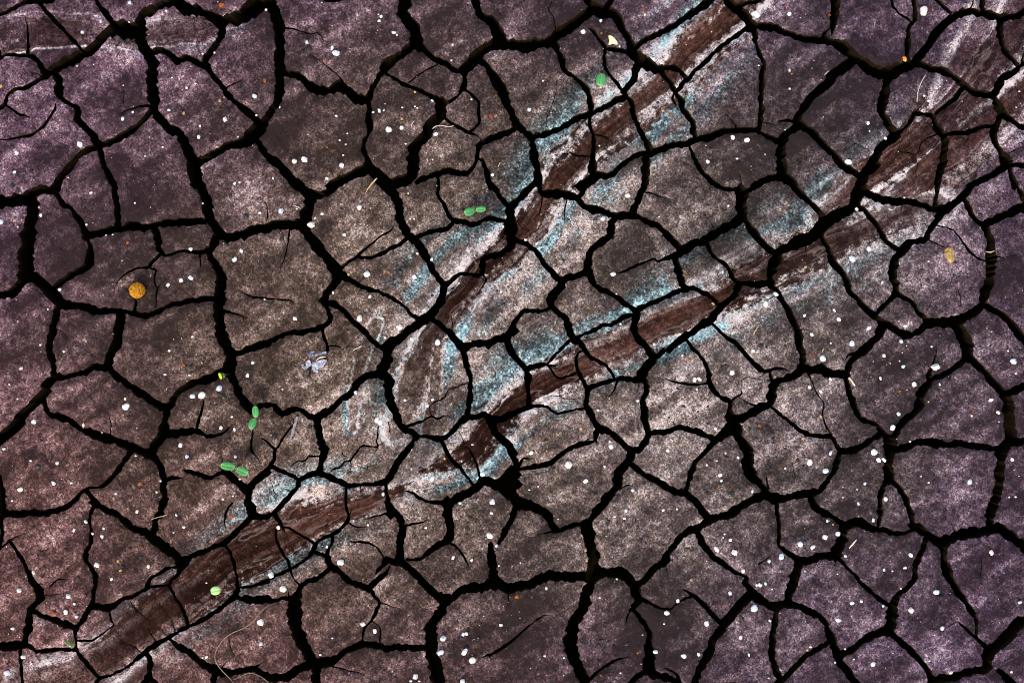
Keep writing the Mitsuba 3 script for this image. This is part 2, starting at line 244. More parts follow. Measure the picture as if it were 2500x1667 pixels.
4023,1047,73 3922,1020,83 3830,974,69 3747,937,69 3692,910,83 3720,855,55 3747,790,64 3747,708,78 3743,634,78 3743,561,73 3738,478,83 3711,405,83 3692,331,83 3656,267,73 3591,221,73 3527,175,78 3463,157,73 3389,152,83 3297,143,73 3233,138,64 3206,92,55 3141,51,55 3068,46,64 2994,83,60 2939,129,64 2884,147,69 2838,193,60 2783,239,55 2719,285,55 2691,340,55 2645,368,51 2627,414,51 2609,487,46 2563,561,51 2508,616,60 2480,680,46 2462,735,37 2425,799,28 2407,855,37
2691,1047,37 2756,1029,46 2792,974,46 2848,910,51 2884,855,41 2912,790,41 2967,744,41 3040,698,46
3307,910,13 3389,891,15 3454,864,17 3500,809,20 3545,744,26 3591,689,26 3637,653,20 3729,616,13
3242,799,13 3334,758,11 3389,726,7
1892,864,55 1948,790,55 2003,726,60 2076,680,64
1920,441,46 1975,451,46 2021,441,55
2021,441,55 2076,386,55 2122,313,55 2159,239,64 2195,166,60 2232,92,55 2241,19,51 2251,-73,51
2287,763,11 2306,671,3
2333,698,3 2388,653,6 2434,611,3
2067,368,13 1984,313,7 1929,285,3
2232,92,9 2324,92,3
3004,377,55 2967,331,51 2912,285,51 2866,230,41 2829,203,46
3004,377,51 3077,340,41 3141,294,41 3169,230,41 3224,184,46 3252,147,55
2903,138,64 2875,65,64 2829,10,64 2774,-45,69 2746,-73,73
3481,147,83 3509,74,78 3545,1,78 3564,-73,83
3683,294,55 3757,244,55 3839,203,60 3913,129,60 3968,56,64 4023,-9,73
3555,10,18 3628,-50,4
3481,414,4 3500,359,7 3509,294,3
3757,671,18 3839,653,6 3940,680,3
-3587,126,55 -3591,61,55 -3614,-21,46 -3623,-76,51 -3587,-150,51 -3587,-205,46 -3582,-269,55
-3063,126,69 -3077,34,69 -3109,-49,69 -3146,-113,69 -3155,-168,69 -3146,-214,83
-3146,-214,73 -3201,-210,64 -3275,-205,55 -3330,-242,51 -3403,-251,46 -3486,-278,46 -3532,-283,55 -3587,-288,64 -3633,-343,92 -3660,-398,83 -3715,-462,92 -3770,-517,101 -3835,-600,101 -3899,-683,110 -3963,-738,110 -4028,-784,110
-3669,-444,55 -3642,-517,55 -3605,-582,60 -3541,-591,55 -3467,-609,60 -3403,-664,69 -3339,-701,64 -3265,-728,69 -3174,-756,73 -3082,-784,73 -3008,-820,73 -2944,-839,64 -2870,-875,69 -2815,-894,83
-3128,-233,73 -3063,-288,73 -2990,-343,73 -2916,-398,73 -2834,-453,73 -2760,-508,73 -2714,-526,73
-2283,126,83 -2274,52,83 -2237,-31,83 -2200,-95,101 -2191,-168,101 -2218,-223,101
-2218,-233,83 -2292,-242,73 -2365,-288,64 -2439,-315,55 -2512,-343,55 -2595,-380,60 -2650,-435,55 -2668,-490,64 -2705,-536,69 -2714,-609,69 -2714,-683,73 -2733,-747,73 -2769,-774,92 -2806,-820,83 -2815,-885,73
-2154,-95,46 -2090,-72,41 -2016,-58,41 -1897,-21,46
-2200,-242,73 -2173,-306,69 -2145,-389,64 -2108,-462,73 -2072,-517,83 -2026,-554,83
-2714,-719,69 -2641,-724,64 -2567,-710,60 -2485,-701,46 -2420,-719,37 -2384,-747,32 -2319,-738,23 -2264,-719,18 -2218,-683,15 -2163,-641,3
-2466,-692,22 -2448,-618,26 -2425,-536,20 -2411,-462,9
-2806,-894,83 -2769,-949,60 -2733,-1013,55 -2728,-1087,55 -2728,-1160,51 -2714,-1224,51 -2733,-1289,64 -2746,-1353,69
-2714,-1077,37 -2650,-1059,35 -2577,-1068,7
-2567,-1009,23 -2512,-1022,37 -2439,-1045,37 -2365,-1068,37 -2319,-1041,37 -2264,-1018,32 -2237,-1022,46
-2237,-1022,64 -2182,-1077,69 -2117,-1123,69 -2062,-1169,78 -2062,-1234,69 -2044,-1333,60 -2035,-1362,60
-2053,-1151,55 -2007,-1105,46 -1952,-1059,46 -1897,-1022,46
-2981,-857,55 -3027,-921,51 -3072,-995,46 -3118,-1059,46 -3183,-1119,37 -3238,-1142,11 -3302,-1137,23 -3357,-1169,41 -3412,-1224,46 -3467,-1279,46 -3541,-1316,41 -3633,-1330,32 -3770,-1339,18 -3954,-1339,18
-3330,-1160,41 -3275,-1234,51 -3219,-1289,46 -3155,-1321,41 -3082,-1344,41
-3256,-1261,18 -3284,-1344,18
-4009,-1050,28 -3995,-1114,37 -3986,-1197,41 -3977,-1270,46 -3972,-1353,46
-3155,-554,3 -3132,-655,9 -3141,-738,9
-2283,-848,3 -2264,-912,9 -2269,-1013,9
-2026,-683,11 -2039,-765,18 -2044,-848,20 -2007,-894,13 -1961,-953,3
-3105,-1050,9 -3068,-1096,3
-2191,-1261,18 -2228,-1307,15 -2246,-1353,9
-3651,-880,3 -3614,-967,4
-1483,107,32 -1465,34,22 -1446,-21,23 -1445,-81,7
-1446,-40,11 -1382,-32,11 -1345,-44,9 -1313,-67,3
-978,-40,83 -969,-67,83 -978,-141,83 -1015,-205,83 -1024,-260,83
-1024,-260,64 -1088,-260,55 -1152,-269,60 -1198,-315,55 -1226,-361,60 -1272,-407,64 -1327,-444,55 -1373,-490,60 -1437,-545,64 -1501,-582,69 -1538,-600,64
-1538,-600,64 -1602,-572,55 -1676,-526,51 -1731,-545,55 -1805,-563,55 -1841,-526,55 -1878,-494,37 -1942,-494,46 -1988,-508,41 -2034,-536,55
-1511,-591,64 -1520,-655,64 -1501,-738,64 -1478,-820,69 -1474,-885,60 -1492,-958,41 -1506,-1022,51
-987,-260,83 -960,-306,101 -964,-389,64 -950,-471,73 -914,-554,60 -886,-627,55 -849,-683,64 -767,-719,55 -748,-756,46
-748,-747,46 -794,-820,51 -849,-885,51 -905,-958,51 -941,-1032,60 -978,-1087,55 -1042,-1105,41 -1116,-1114,37 -1198,-1119,32 -1272,-1133,41 -1345,-1096,46 -1419,-1059,46 -1483,-1041,55 -1511,-1032,55
-1511,-1022,46 -1584,-1045,46 -1667,-1077,46 -1676,-1142,41 -1731,-1197,41 -1786,-1261,41 -1841,-1316,41 -1869,-1353,41
-1676,-1068,46 -1759,-1032,32 -1832,-999,32 -1883,-981,41
-1694,-646,11 -1731,-673,20 -1786,-738,24 -1823,-811,28 -1860,-866,46 -1864,-921,37 -1906,-986,46 -1951,-1041,55 -2007,-1087,46 -2052,-1133,46
-1736,-563,11 -1708,-609,11 -1703,-655,13
-1961,-756,7 -1915,-788,20 -1860,-839,23
-1575,-177,7 -1580,-242,11 -1577,-292,3
-1047,-655,7 -1051,-738,15 -1061,-784,13 -1047,-825,13 -1107,-820,13 -1162,-811,15 -1198,-839,15 -1235,-894,18 -1263,-931,13 -1299,-931,18 -1345,-986,15 -1400,-995,11 -1419,-1022,6
-1263,-921,11 -1258,-976,9 -1263,-1022,4
-1047,-825,9 -1079,-880,3
-1047,-816,7 -996,-784,3
-1492,-898,13 -1593,-898,13 -1612,-931,13 -1676,-931,11 -1722,-967,4
-1327,-866,7 -1318,-889,7 -1281,-898,3
-1125,-967,7 -1134,-1009,7 -1162,-1041,4
-969,-627,7 -950,-683,9 -969,-728,3
-647,-508,9 -602,-471,13 -528,-435,15 -491,-370,9 -427,-361,9 -390,-338,9 -335,-334,4
-647,-508,9 -638,-554,9 -629,-586,13
-822,-664,32 -748,-637,23 -684,-614,20 -629,-582,20 -583,-604,18 -528,-577,11 -496,-577,3
-569,-604,9 -551,-637,3
-767,-738,28 -721,-738,28 -657,-738,37 -592,-765,46 -519,-747,46 -455,-692,51 -409,-627,51 -344,-595,55 -280,-595,55 -225,-572,55 -197,-582,41 -152,-600,28 -87,-600,37 -32,-572,37 23,-554,37
-399,-31,73 -372,-76,55 -363,-141,41 -344,-223,41 -321,-306,41 -321,-398,41 -335,-481,41 -349,-591,46
-500,80,55 -464,34,73 -399,-31,73 -354,-40,64
-41,34,55 -23,-40,55 23,-122,46
-197,-582,46 -161,-655,51 -124,-719,55 -60,-774,64 -14,-829,64 23,-885,55
-556,-765,32 -519,-839,37 -473,-921,37 -409,-986,32 -354,-1059,28 -289,-1142,23
-409,-701,3 -390,-756,7 -367,-802,9
-399,-811,3 -344,-829,11 -308,-885,17 -271,-967,18 -257,-1032,23 -234,-1077,28
-831,-1165,7 -776,-1178,18 -730,-1215,26 -666,-1247,28 -592,-1257,28 -510,-1261,37
-225,-1077,64 -280,-1142,73 -354,-1188,73 -427,-1224,73 -482,-1261,69 -500,-1316,69 -505,-1362,69
-225,-1096,64 -142,-1105,73 -60,-1114,83 23,-1114,110
-987,-1096,37 -983,-1178,37 -969,-1261,55 -941,-1353,64
-1295,-1133,23 -1304,-1224,20 -1299,-1298,18 -1281,-1353,15
-1185,-1123,9 -1185,-1169,3
-1901,-1059,6 -1869,-1123,6 -1860,-1178,7 -1795,-1224,3
-41,52,46 -13,89,46 5,126,46
-41,15,37 -13,-58,46 42,-141,51 97,-205,55 125,-260,51 125,-352,41 129,-444,41 125,-517,41
474,15,60 529,-12,46 565,-67,51 611,-122,37 685,-159,32 740,-196,28 777,-251,28 813,-306,23
446,6,28 391,-58,26 327,-113,28 281,-177,23 235,-182,37 180,-191,41 115,-210,37
281,-182,18 308,-223,17 336,-269,18 382,-288,17 437,-269,18 520,-242,18
281,-187,18 336,-191,13 377,-177,3
115,-214,20 180,-223,4
556,-72,23 520,-86,23 497,-132,23 506,-205,23 529,-260,32 565,-324,37 593,-370,46
593,-361,37 666,-343,41 740,-320,37 813,-301,32 887,-288,41 951,-292,46 1025,-288,55
827,-306,23 804,-380,13 768,-421,9 722,-425,3
800,-389,9 823,-412,3
1025,-3,60 1071,-58,73 1107,-113,69
1190,-67,51 1116,-122,64 1071,-177,92 1025,-242,78 1015,-288,64
1355,25,32 1410,-49,37 1475,-113,37 1511,-177,32 1539,-251,37 1539,-306,41 1576,-380,51 1631,-435,41 1704,-462,41 1709,-536,41 1713,-591,83
1787,-49,51 1851,-132,46 1943,-214,51
1190,-292,5 1273,-315,17 1364,-332,20 1465,-338,17 1530,-324,20
1925,-288,6 1833,-274,7 1791,-306,7 1787,-370,7 1796,-407,13 1723,-453,18
1778,-435,6 1842,-481,11 1915,-508,20
1025,-288,55 1061,-334,41 1052,-398,41 1020,-453,46 1034,-536,51 1034,-618,55 1061,-673,51 1071,-719,60
992,-306,13 995,-366,3
1071,-719,55 1034,-793,60 1006,-848,55 942,-857,60 887,-820,55 832,-765,60 758,-710,55 694,-692,69 648,-627,55 611,-563,55 579,-499,51 588,-435,41 593,-370,46
1071,-719,41 1162,-710,41 1254,-692,41 1318,-669,37 1392,-692,41 1475,-715,46 1576,-756,55
1392,-637,3 1383,-683,9
575,-526,20 501,-526,18 428,-545,20 354,-563,23 308,-536,23 281,-508,28 207,-503,28 125,-517,37 42,-545,41 -22,-591,37 -87,-618,41 -142,-618,46
-142,-618,37 -132,-701,51 -77,-774,55 -22,-820,55 5,-894,51 33,-958,46 14,-1041,110
657,-701,46 648,-774,26 621,-784,28 538,-802,46 437,-848,41 354,-912,51 281,-958,46 198,-976,41 115,-986,32 42,-1004,23
657,-765,17 666,-811,3
611,-756,7 565,-788,18
42,-986,37 88,-912,18 171,-912,5
-4,-1013,110 -50,-1077,119 -50,-1142,110 -13,-1206,110 60,-1261,92 143,-1289,73 226,-1316,73 281,-1353,64
-160,-1114,83 -50,-1114,101
33,-1261,55 14,-1353,46
942,-857,69 924,-912,69 878,-976,83 832,-1041,73 832,-1123,69 786,-1178,69 740,-1243,69 685,-1307,69 648,-1353,69
905,-949,46 979,-995,55 1043,-1050,46 1116,-1087,51 1199,-1133,64 1282,-1169,55 1364,-1188,64 1429,-1243,64 1484,-1307,69 1511,-1353,69
1346,-1178,37 1383,-1087,41 1401,-1004,46 1429,-940,41 1484,-885,37 1539,-839,46 1585,-774,83 1667,-719,83 1732,-673,110
1713,-591,83 1732,-673,110 1768,-738,92 1814,-802,83 1851,-885,87 1842,-967,83 1860,-1041,83 1925,-1096,73
1732,-627,83 1814,-591,64 1879,-545,69 1943,-517,64
841,-1160,11 887,-1123,13 951,-1128,3
1622,-214,4 1640,-196,11 1672,-176,4
1943,-1215,64 1860,-1243,55 1787,-1289,55 1723,-1353,55
253,-439,3 318,-421,7 373,-430,7 428,-448,7 501,-448,3
368,-352,3 371,-430,6
2237,52,51 2251,-40,51 2269,-113,55 2278,-168,46 2260,-214,64
2893,126,83 2875,61,73 2820,6,73 2756,-58,78 2691,-104,69 2645,-159,51 2627,-233,55 2609,-269,55
2691,-95,28 2636,-104,28 2604,-145,4
2287,-205,73 2352,-223,69 2416,-214,73 2480,-246,69 2554,-260,69 2618,-260,55
2269,-223,64 2205,-269,73 2131,-301,55 2058,-315,60 2039,-370,69 2030,-444,69 2003,-490,73 1948,-517,73 1892,-545,73
1902,-191,14 1957,-237,23 2003,-233,26 2058,-210,28 2122,-214,17 2177,-233,3
1975,-246,13 1948,-278,7 1920,-288,4
2016,-242,18 2030,-306,37
2315,-251,18 2342,-306,11 2370,-389,11 2439,-481,11 2430,-572,9 2453,-655,15 2494,-728,23
2021,-508,23 2085,-559,32 2150,-609,37 2214,-664,37 2278,-710,37 2361,-738,37 2453,-738,37 2499,-738,37 2535,-793,32 2563,-839,46
2600,-269,41 2627,-361,46 2645,-435,51 2682,-517,51 2719,-609,46 2774,-627,41 2866,-650,37 2893,-701,64 2939,-765,73
2875,-728,64 2811,-774,55 2737,-820,60 2664,-862,60 2581,-857,55
2572,-857,55 2535,-958,51 2508,-1032,55 2453,-1105,60 2407,-1169,55 2333,-1188,60 2269,-1197,55 2205,-1197,55 2140,-1224,64 2067,-1234,83 1993,-1206,92 1938,-1206,55 1902,-1215,55
3500,107,101 3518,52,101 3545,-21,92 3564,-95,83 3573,-132,73
3564,-122,55 3500,-177,55 3426,-233,51 3353,-274,41 3297,-283,51 3252,-324,64 3206,-380,73 3187,-444,64 3178,-508,69 3132,-572,69 3050,-627,64 3022,-692,69 2976,-747,55 2967,-784,83
3325,-58,3 3307,-132,17 3279,-205,20 3252,-260,37 3252,-306,37
2949,-765,83 2967,-784,92 2967,-866,83 2953,-940,73 2949,-1013,73 2949,-1087,64
2939,-1087,46 2893,-1151,46 2880,-1224,41 2880,-1353,41
2967,-1087,41 3031,-1151,46 3077,-1215,51 3095,-1289,51 3114,-1353,51
2976,-852,55 3013,-848,55 3086,-820,60 3160,-784,60 3252,-793,64 3371,-802,64 3481,-797,60 3591,-811,55 3692,-829,46 3812,-843,55
3573,-113,64 3646,-196,64 3711,-260,69 3775,-334,69 3848,-407,73 3885,-462,83 3885,-536,83 3894,-627,78 3894,-719,78 3904,-784,83 3848,-811,83 3821,-866,101 3812,-949,83 3812,-1041,83 3803,-1133,78 3784,-1224,73 3757,-1298,78 3738,-1362,83
3867,-425,73 3931,-389,69 4023,-352,64
3904,-793,64 4023,-779,55
3913,126,73 3968,52,73 4023,6,73
3573,-3,18 3637,-58,3
1902,-1077,46 1948,-1133,55 1984,-1188,55
1984,-1032,3 1998,-1105,13 2003,-1151,18
2067,-1261,32 2072,-1353,28
2324,-1197,55 2352,-1270,55 2407,-1325,55 2434,-1353,55
2195,-949,3 2205,-1013,7 2218,-1059,3
-3982,-1209,51 -3986,-1319,55 -3986,-1457,37 -3991,-1549,37 -4018,-1622,37
-3991,-1604,23 -3927,-1553,23 -3871,-1521,9 -3798,-1494,3
-3972,-1347,55 -3862,-1347,51 -3725,-1342,55 -3633,-1337,51 -3541,-1314,51 -3467,-1282,46 -3403,-1227,46
-3275,-1255,60 -3210,-1301,51 -3137,-1337,46 -3082,-1347,51 -3036,-1402,64 -2971,-1457,64 -2907,-1480,60 -2861,-1494,73 -2797,-1549,119 -2714,-1613,119 -2632,-1677,92 -2586,-1723,92
-2714,-1227,60 -2733,-1291,60 -2779,-1374,55 -2797,-1448,55 -2806,-1503,55
-3256,-1264,37 -3297,-1337,28 -3307,-1411,23 -3293,-1466,20 -3293,-1539,32 -3302,-1595,37 -3334,-1640,41 -3330,-1714,46 -3284,-1769,51 -3256,-1824,51 -3256,-1907,46 -3275,-1980,41 -3284,-2045,46 -3311,-2090,51 -3357,-2173,51 -3403,-2228,41 -3412,-2283,23 -3408,-2348,18 -3412,-2393,32
-3927,-1553,32 -3871,-1640,41 -3826,-1714,46 -3793,-1787,51 -3761,-1870,55 -3706,-1934,60 -3688,-2008,55 -3734,-2054,46 -3766,-2090,55 -3770,-2182,64 -3793,-2274,64 -3807,-2357,55
-4018,-2380,64 -3945,-2380,64 -3862,-2375,64 -3798,-2366,55 -3752,-2393,46 -3715,-2426,37 -3633,-2416,37 -3541,-2403,32 -3421,-2403,32
-3844,-2393,32 -3839,-2513,28 -3835,-2605,23 -3830,-2687,23
-3752,-2109,37 -3715,-2118,37 -3651,-2155,41 -3578,-2182,51 -3486,-2210,55 -3412,-2237,46
-3293,-2063,55 -3210,-2081,51 -3155,-2086,51 -3100,-2054,46 -3027,-2008,46 -2962,-1989,37 -2898,-1953,37 -2825,-1916,23 -2751,-1907,18 -2678,-1907,20 -2659,-1861,28 -2613,-1815,32 -2586,-1760,55
-2861,-1934,28 -2829,-1852,46 -2779,-1824,23 -2714,-1778,37 -2659,-1769,17 -2586,-1751,46
-2586,-1732,92 -2531,-1696,55 -2466,-1659,46 -2384,-1640,41 -2301,-1595,41 -2237,-1567,51 -2182,-1512,51 -2117,-1448,51 -2062,-1392,51 -2026,-1347,51
-2044,-1282,64 -2026,-1347,64 -1971,-1370,46 -1897,-1365,41
-2255,-1576,28 -2200,-1640,29 -2182,-1723,26 -2154,-1824,26 -2145,-1925,32 -2163,-1980,51
-2678,-1911,18 -2632,-2008,23 -2577,-2081,23 -2549,-2164,26 -2531,-2228,23
-2163,-1989,64 -2209,-2026,46 -2274,-2081,41 -2347,-2136,41 -2439,-2182,41 -2531,-2228,37 -2623,-2274,37 -2696,-2320,41 -2779,-2366,51 -2861,-2421,46 -2944,-2485,37 -3045,-2568,23 -3137,-2605,20 -3229,-2632,32 -3256,-2687,37
-3412,-2393,37 -3366,-2467,41 -3311,-2540,41 -3229,-2623,37
-3408,-2338,18 -3284,-2338,17 -3219,-2292,15 -3109,-2219,15
-3146,-2090,15 -3137,-2164,23 -3105,-2228,7
-2696,-2311,37 -2604,-2384,55 -2512,-2439,55 -2457,-2494,55 -2365,-2550,64 -2292,-2577,83 -2200,-2596,55 -2108,-2568,51 -2016,-2559,46 -1952,-2605,64 -1897,-2632,73
-2329,-2577,55 -2333,-2687,46
-2861,-2421,32 -2825,-2504,41 -2834,-2605,41 -2861,-2651,64 -2898,-2697,55
-2834,-2632,46 -2769,-2697,55
-2145,-1921,15 -2026,-1911,20 -1925,-1884,23 -1897,-1879,23
-2154,-1999,28 -2072,-2022,46 -1980,-2022,55 -1897,-2008,55
-2191,-1264,13 -2241,-1337,20 -2251,-1411,15 -2241,-1475,3
-2985,-2026,6 -2944,-2090,11 -2889,-2136,11 -2834,-2168,3
-2861,-2219,3 -2815,-2292,11 -2769,-2366,13
-2659,-2173,3 -2627,-2283,11
-3054,-2329,3 -3008,-2366,7 -2944,-2384,9 -2893,-2439,11
-3619,-1921,13 -3550,-1856,11 -3458,-1861,3
-3679,-1989,9 -3596,-1980,7 -3532,-1976,3
-3688,-1640,4 -3642,-1631,7 -3601,-1599,3
-2214,-2311,5 -2195,-2403,9 -2168,-2467,3
-2274,-2559,18 -2223,-2485,3
-2448,-1494,7 -2398,-1448,3
-2384,-2182,7 -2333,-2228,3
-2012,-2550,6 -1925,-2494,3
-3752,-1879,18 -3674,-1898,6
-2043,-1282,60 -2034,-1356,51 -1979,-1379,41 -1924,-1365,32 -1869,-1337,37 -1814,-1301,46 -1777,-1255,46 -1740,-1209,41
-2034,-1356,46 -2062,-1402,46
-1860,-1328,32 -1823,-1402,37 -1795,-1448,23 -1772,-1503,3
-1805,-1448,13 -1740,-1457,18 -1685,-1494,20 -1621,-1530,23 -1538,-1581,23
-1814,-1411,13 -1850,-1484,20 -1841,-1558,23 -1795,-1650,26 -1749,-1723,26 -1736,-1778,20 -1713,-1842,13 -1658,-1907,15
-1299,-1227,18 -1299,-1282,18 -1276,-1356,18 -1290,-1411,37 -1345,-1466,37 -1419,-1512,32 -1483,-1539,32 -1538,-1585,37 -1557,-1640,37 -1584,-1686,32 -1667,-1741,28 -1740,-1783,28 -1850,-1833,26 -1942,-1879,26 -2025,-1911,23 -2098,-1921,23
-1249,-1301,3 -1276,-1356,13
-1281,-1411,14 -1226,-1448,13 -1143,-1452,7 -1134,-1420,3
-1162,-1397,3 -1097,-1370,13 -1033,-1356,15 -932,-1328,15
-1405,-1512,28 -1400,-1567,23 -1437,-1622,20 -1446,-1668,37
-1557,-1640,28 -1492,-1663,32 -1446,-1677,46 -1428,-1741,60 -1400,-1760,55 -1345,-1797,51 -1309,-1852,51 -1254,-1888,55 -1180,-1907,55 -1116,-1934,64
-1419,-1769,51 -1474,-1815,46 -1529,-1861,41 -1602,-1870,41 -1658,-1907,55 -1676,-1971,64 -1694,-2017,101 -1694,-2100,110 -1699,-2191,106 -1667,-2283,106 -1639,-2366,106 -1593,-2439,101 -1538,-2513,101
-1731,-2008,55 -1786,-1999,28 -1850,-2026,28 -1942,-2026,46 -2025,-2017,55 -2098,-2008,55
-1754,-1943,3 -1740,-1999,18
-978,-1246,46 -969,-1273,51 -914,-1328,55 -877,-1383,60 -854,-1448,55 -868,-1521,55 -877,-1595,60 -886,-1686,69 -877,-1732,73
-849,-1443,18 -767,-1425,18 -703,-1411,13 -647,-1388,3
-505,-1255,92 -500,-1356,55 -487,-1429,55 -482,-1503,55 -496,-1558,64 -574,-1585,51 -638,-1631,51 -712,-1696,41 -767,-1705,18 -822,-1705,37
-491,-1567,28 -427,-1604,28 -390,-1659,22 -354,-1723,18 -331,-1769,3
-533,-1503,3 -514,-1549,9
-877,-1732,73 -941,-1714,46 -987,-1686,51 -996,-1741,41 -1042,-1778,41 -1065,-1815,18
-996,-1696,18 -1029,-1640,17 -1051,-1613,13 -1125,-1572,17 -1198,-1567,15 -1254,-1567,13 -1286,-1539,3
-960,-1751,13 -964,-1778,18 -987,-1815,41 -1042,-1852,51 -1097,-1907,60
-849,-1723,73 -776,-1797,73 -712,-1861,73 -638,-1934,78 -574,-1999,92 -528,-2026,101
-1116,-1934,46 -1079,-1989,37 -1038,-2035,32 -1061,-2109,28 -1093,-2173,23 -1152,-2237,18 -1166,-2292,14 -1171,-2357,15
-1093,-2182,9 -1033,-2228,13 -1029,-2302,13 -1035,-2375,13
-1038,-2035,13 -960,-2063,7 -877,-2086,3
23,-1337,46 -32,-1448,51 -78,-1539,51 -106,-1581,18
-170,-1581,37 -170,-1668,60 -161,-1741,60 -142,-1815,55 -142,-1870,83
-528,-2035,101 -464,-1999,73 -409,-1943,64 -335,-1921,64 -243,-1925,73 -179,-1888,92 -106,-1879,92 -41,-1925,73 23,-1925,92
-528,-2054,83 -556,-2118,83 -611,-2173,83 -638,-2228,83 -638,-2311,78 -638,-2384,83 -629,-2458,83 -602,-2531,92 -583,-2605,101 -565,-2687,101
-638,-2393,51 -730,-2393,51 -831,-2384,55 -914,-2384,55 -978,-2403,55 -1042,-2375,55 -1107,-2361,55 -1180,-2366,55 -1254,-2393,55 -1327,-2439,55 -1382,-2494,60 -1456,-2513,73 -1538,-2522,101
-1566,-2531,83 -1639,-2550,73 -1713,-2586,73 -1777,-2623,73 -1869,-2623,73 -1942,-2605,55 -2007,-2550,46 -2080,-2550,46
-1538,-2531,83 -1529,-2605,73 -1529,-2687,73
-1419,-2536,13 -1345,-2550,13 -1272,-2577,9 -1208,-2582,7 -1162,-2600,3
-271,-2485,3 -197,-2453,17 -133,-2439,18 -60,-2393,17 0,-2348,17
-239,-1443,3 -216,-1503,7
-37,-1953,13 -23,-2035,3
-2025,-2540,4 -1906,-2485,3
-1299,-2054,3 -1235,-1953,4
33,-1255,46 14,-1347,46 -41,-1457,46 -105,-1567,37
281,-1347,64 299,-1402,55 340,-1466,55
88,-1264,69 161,-1287,69 244,-1337,64 290,-1392,55 340,-1471,55
198,-1503,3 262,-1494,11 345,-1480,37 428,-1452,41 501,-1429,46 575,-1420,55
740,-1209,64 722,-1282,60 657,-1347,60 593,-1411,64
694,-1337,3 768,-1406,4
575,-1429,83 593,-1521,87 611,-1595,87 639,-1668,96 639,-1741,96 648,-1815,119
-160,-1585,28 -151,-1668,46 -146,-1760,55 -142,-1852,83 -96,-1898,83 -31,-1943,64 42,-1911,73 134,-1907,78 207,-1861,73 281,-1829,83 354,-1838,83 446,-1833,73 538,-1833,73 630,-1833,101 722,-1815,83 795,-1806,78 878,-1815,87 933,-1870,87 970,-1943,83 988,-2026,64 951,-2072,55 924,-2100,37
979,-1907,55 1052,-1842,55 1126,-1769,64 1199,-1723,64 1217,-1650,64 1273,-1585,55 1346,-1503,55 1392,-1471,55 1447,-1461,73
1447,-1457,73 1521,-1411,73 1585,-1383,64 1686,-1356,60 1759,-1301,55 1842,-1255,55 1943,-1209,55
1438,-1255,55 1484,-1319,55 1530,-1374,64
1447,-1457,46 1484,-1567,55 1530,-1640,55 1585,-1696,46 1658,-1732,55 1732,-1797,37 1814,-1833,23 1842,-1842,28 1828,-1888,55 1879,-1953,64 1943,-2017,73
1906,-1980,92 1814,-2026,83 1741,-2118,83 1649,-2219,83 1585,-2329,73 1548,-2412,73 1493,-2513,64 1447,-2596,55 1420,-2687,51
997,-2008,37 1089,-2054,28 1172,-2090,23 1245,-2090,23 1282,-2054,17 1328,-2022,15 1410,-1985,23
1328,-1934,3 1383,-1962,23 1438,-1999,41 1502,-2063,46 1566,-2127,46 1649,-2210,55
1530,-2095,13 1580,-2035,3
924,-2100,20 901,-2146,13 890,-2196,3
942,-2090,41 997,-2155,46 1043,-2228,55 1080,-2283,55 1071,-2357,64 1075,-2439,69 1071,-2531,78 1080,-2586,92 1144,-2605,83 1217,-2632,64 1309,-2674,55
1052,-2577,55 988,-2605,55 924,-2667,64 905,-2697,64
1190,-2545,4 1245,-2568,18 1291,-2605,28 1318,-2697,37
630,-1861,73 593,-1953,73 565,-2045,83 510,-2146,83 474,-2237,92 464,-2329,96 474,-2421,96 501,-2513,92 547,-2596,83 584,-2697,73
584,-2660,37 676,-2577,32 740,-2531,28 813,-2485,23 905,-2462,3
-178,-2458,18 -114,-2421,28 -50,-2375,23 24,-2320,23 115,-2237,18 207,-2164,15 244,-2136,11 304,-2132,3
-31,-1953,13 -27,-2035,3
630,-2338,3 712,-2325,4
1199,-1741,7 1213,-1801,3
1576,-2678,28 1750,-2676,28
2072,-1264,32 2072,-1319,32 2085,-1411,28 2090,-1512,28 2085,-1595,32 2150,-1650,51 2223,-1696,60 2306,-1714,60 2388,-1686,64 2453,-1677,55 2517,-1677,73
2352,-1291,55 2416,-1328,51 2489,-1365,51 2563,-1411,55 2618,-1448,73
2600,-1438,83 2590,-1512,87 2554,-1595,87 2526,-1668,83
2627,-1438,73 2691,-1411,64 2746,-1429,73 2820,-1461,55 2912,-1475,51 2985,-1507,37 3059,-1503,37 3169,-1461,41
2880,-1319,41 2861,-1448,28
3068,-1209,41 3105,-1319,41 3132,-1429,41
3132,-1429,64 3206,-1475,78 3261,-1521,78 3334,-1567,92 3380,-1585,92
3380,-1558,83 3463,-1521,83 3555,-1503,78 3646,-1494,78 3729,-1466,87 3803,-1448,87 3858,-1494,83 3940,-1558,83 4023,-1622,83
3784,-1209,73 3757,-1282,69 3738,-1374,60 3734,-1448,64
3380,-1595,64 3376,-1696,51 3389,-1769,60 3426,-1852,60 3481,-1943,60 3536,-2026,55 3601,-2109,51 3633,-2164,32 3633,-2237,23 3633,-2320,20
3481,-2187,6 3536,-2237,28 3601,-2292,32 3656,-2338,37 3702,-2375,55
3380,-2251,7 3435,-2214,9 3477,-2187,5
4023,-2173,73 3959,-2201,92 3894,-2265,101 3858,-2329,101 3784,-2384,101 3720,-2430,101 3711,-2504,92 3702,-2550,83 3619,-2568,73 3545,-2586,64 3481,-2623,55 3398,-2632,55 3316,-2641,64 3270,-2641,55
3252,-1530,55 3215,-1622,55 3169,-1705,55 3155,-1778,37 3151,-1852,51 3095,-1916,55 3022,-1962,60 2994,-2035,83 2967,-2118,87 2958,-2210,92 2939,-2265,83
3141,-1732,18 3118,-1778,3
2544,-1686,37 2618,-1769,37 2682,-1824,32 2746,-1907,41 2811,-1962,41 2875,-2017,41 2958,-2072,46
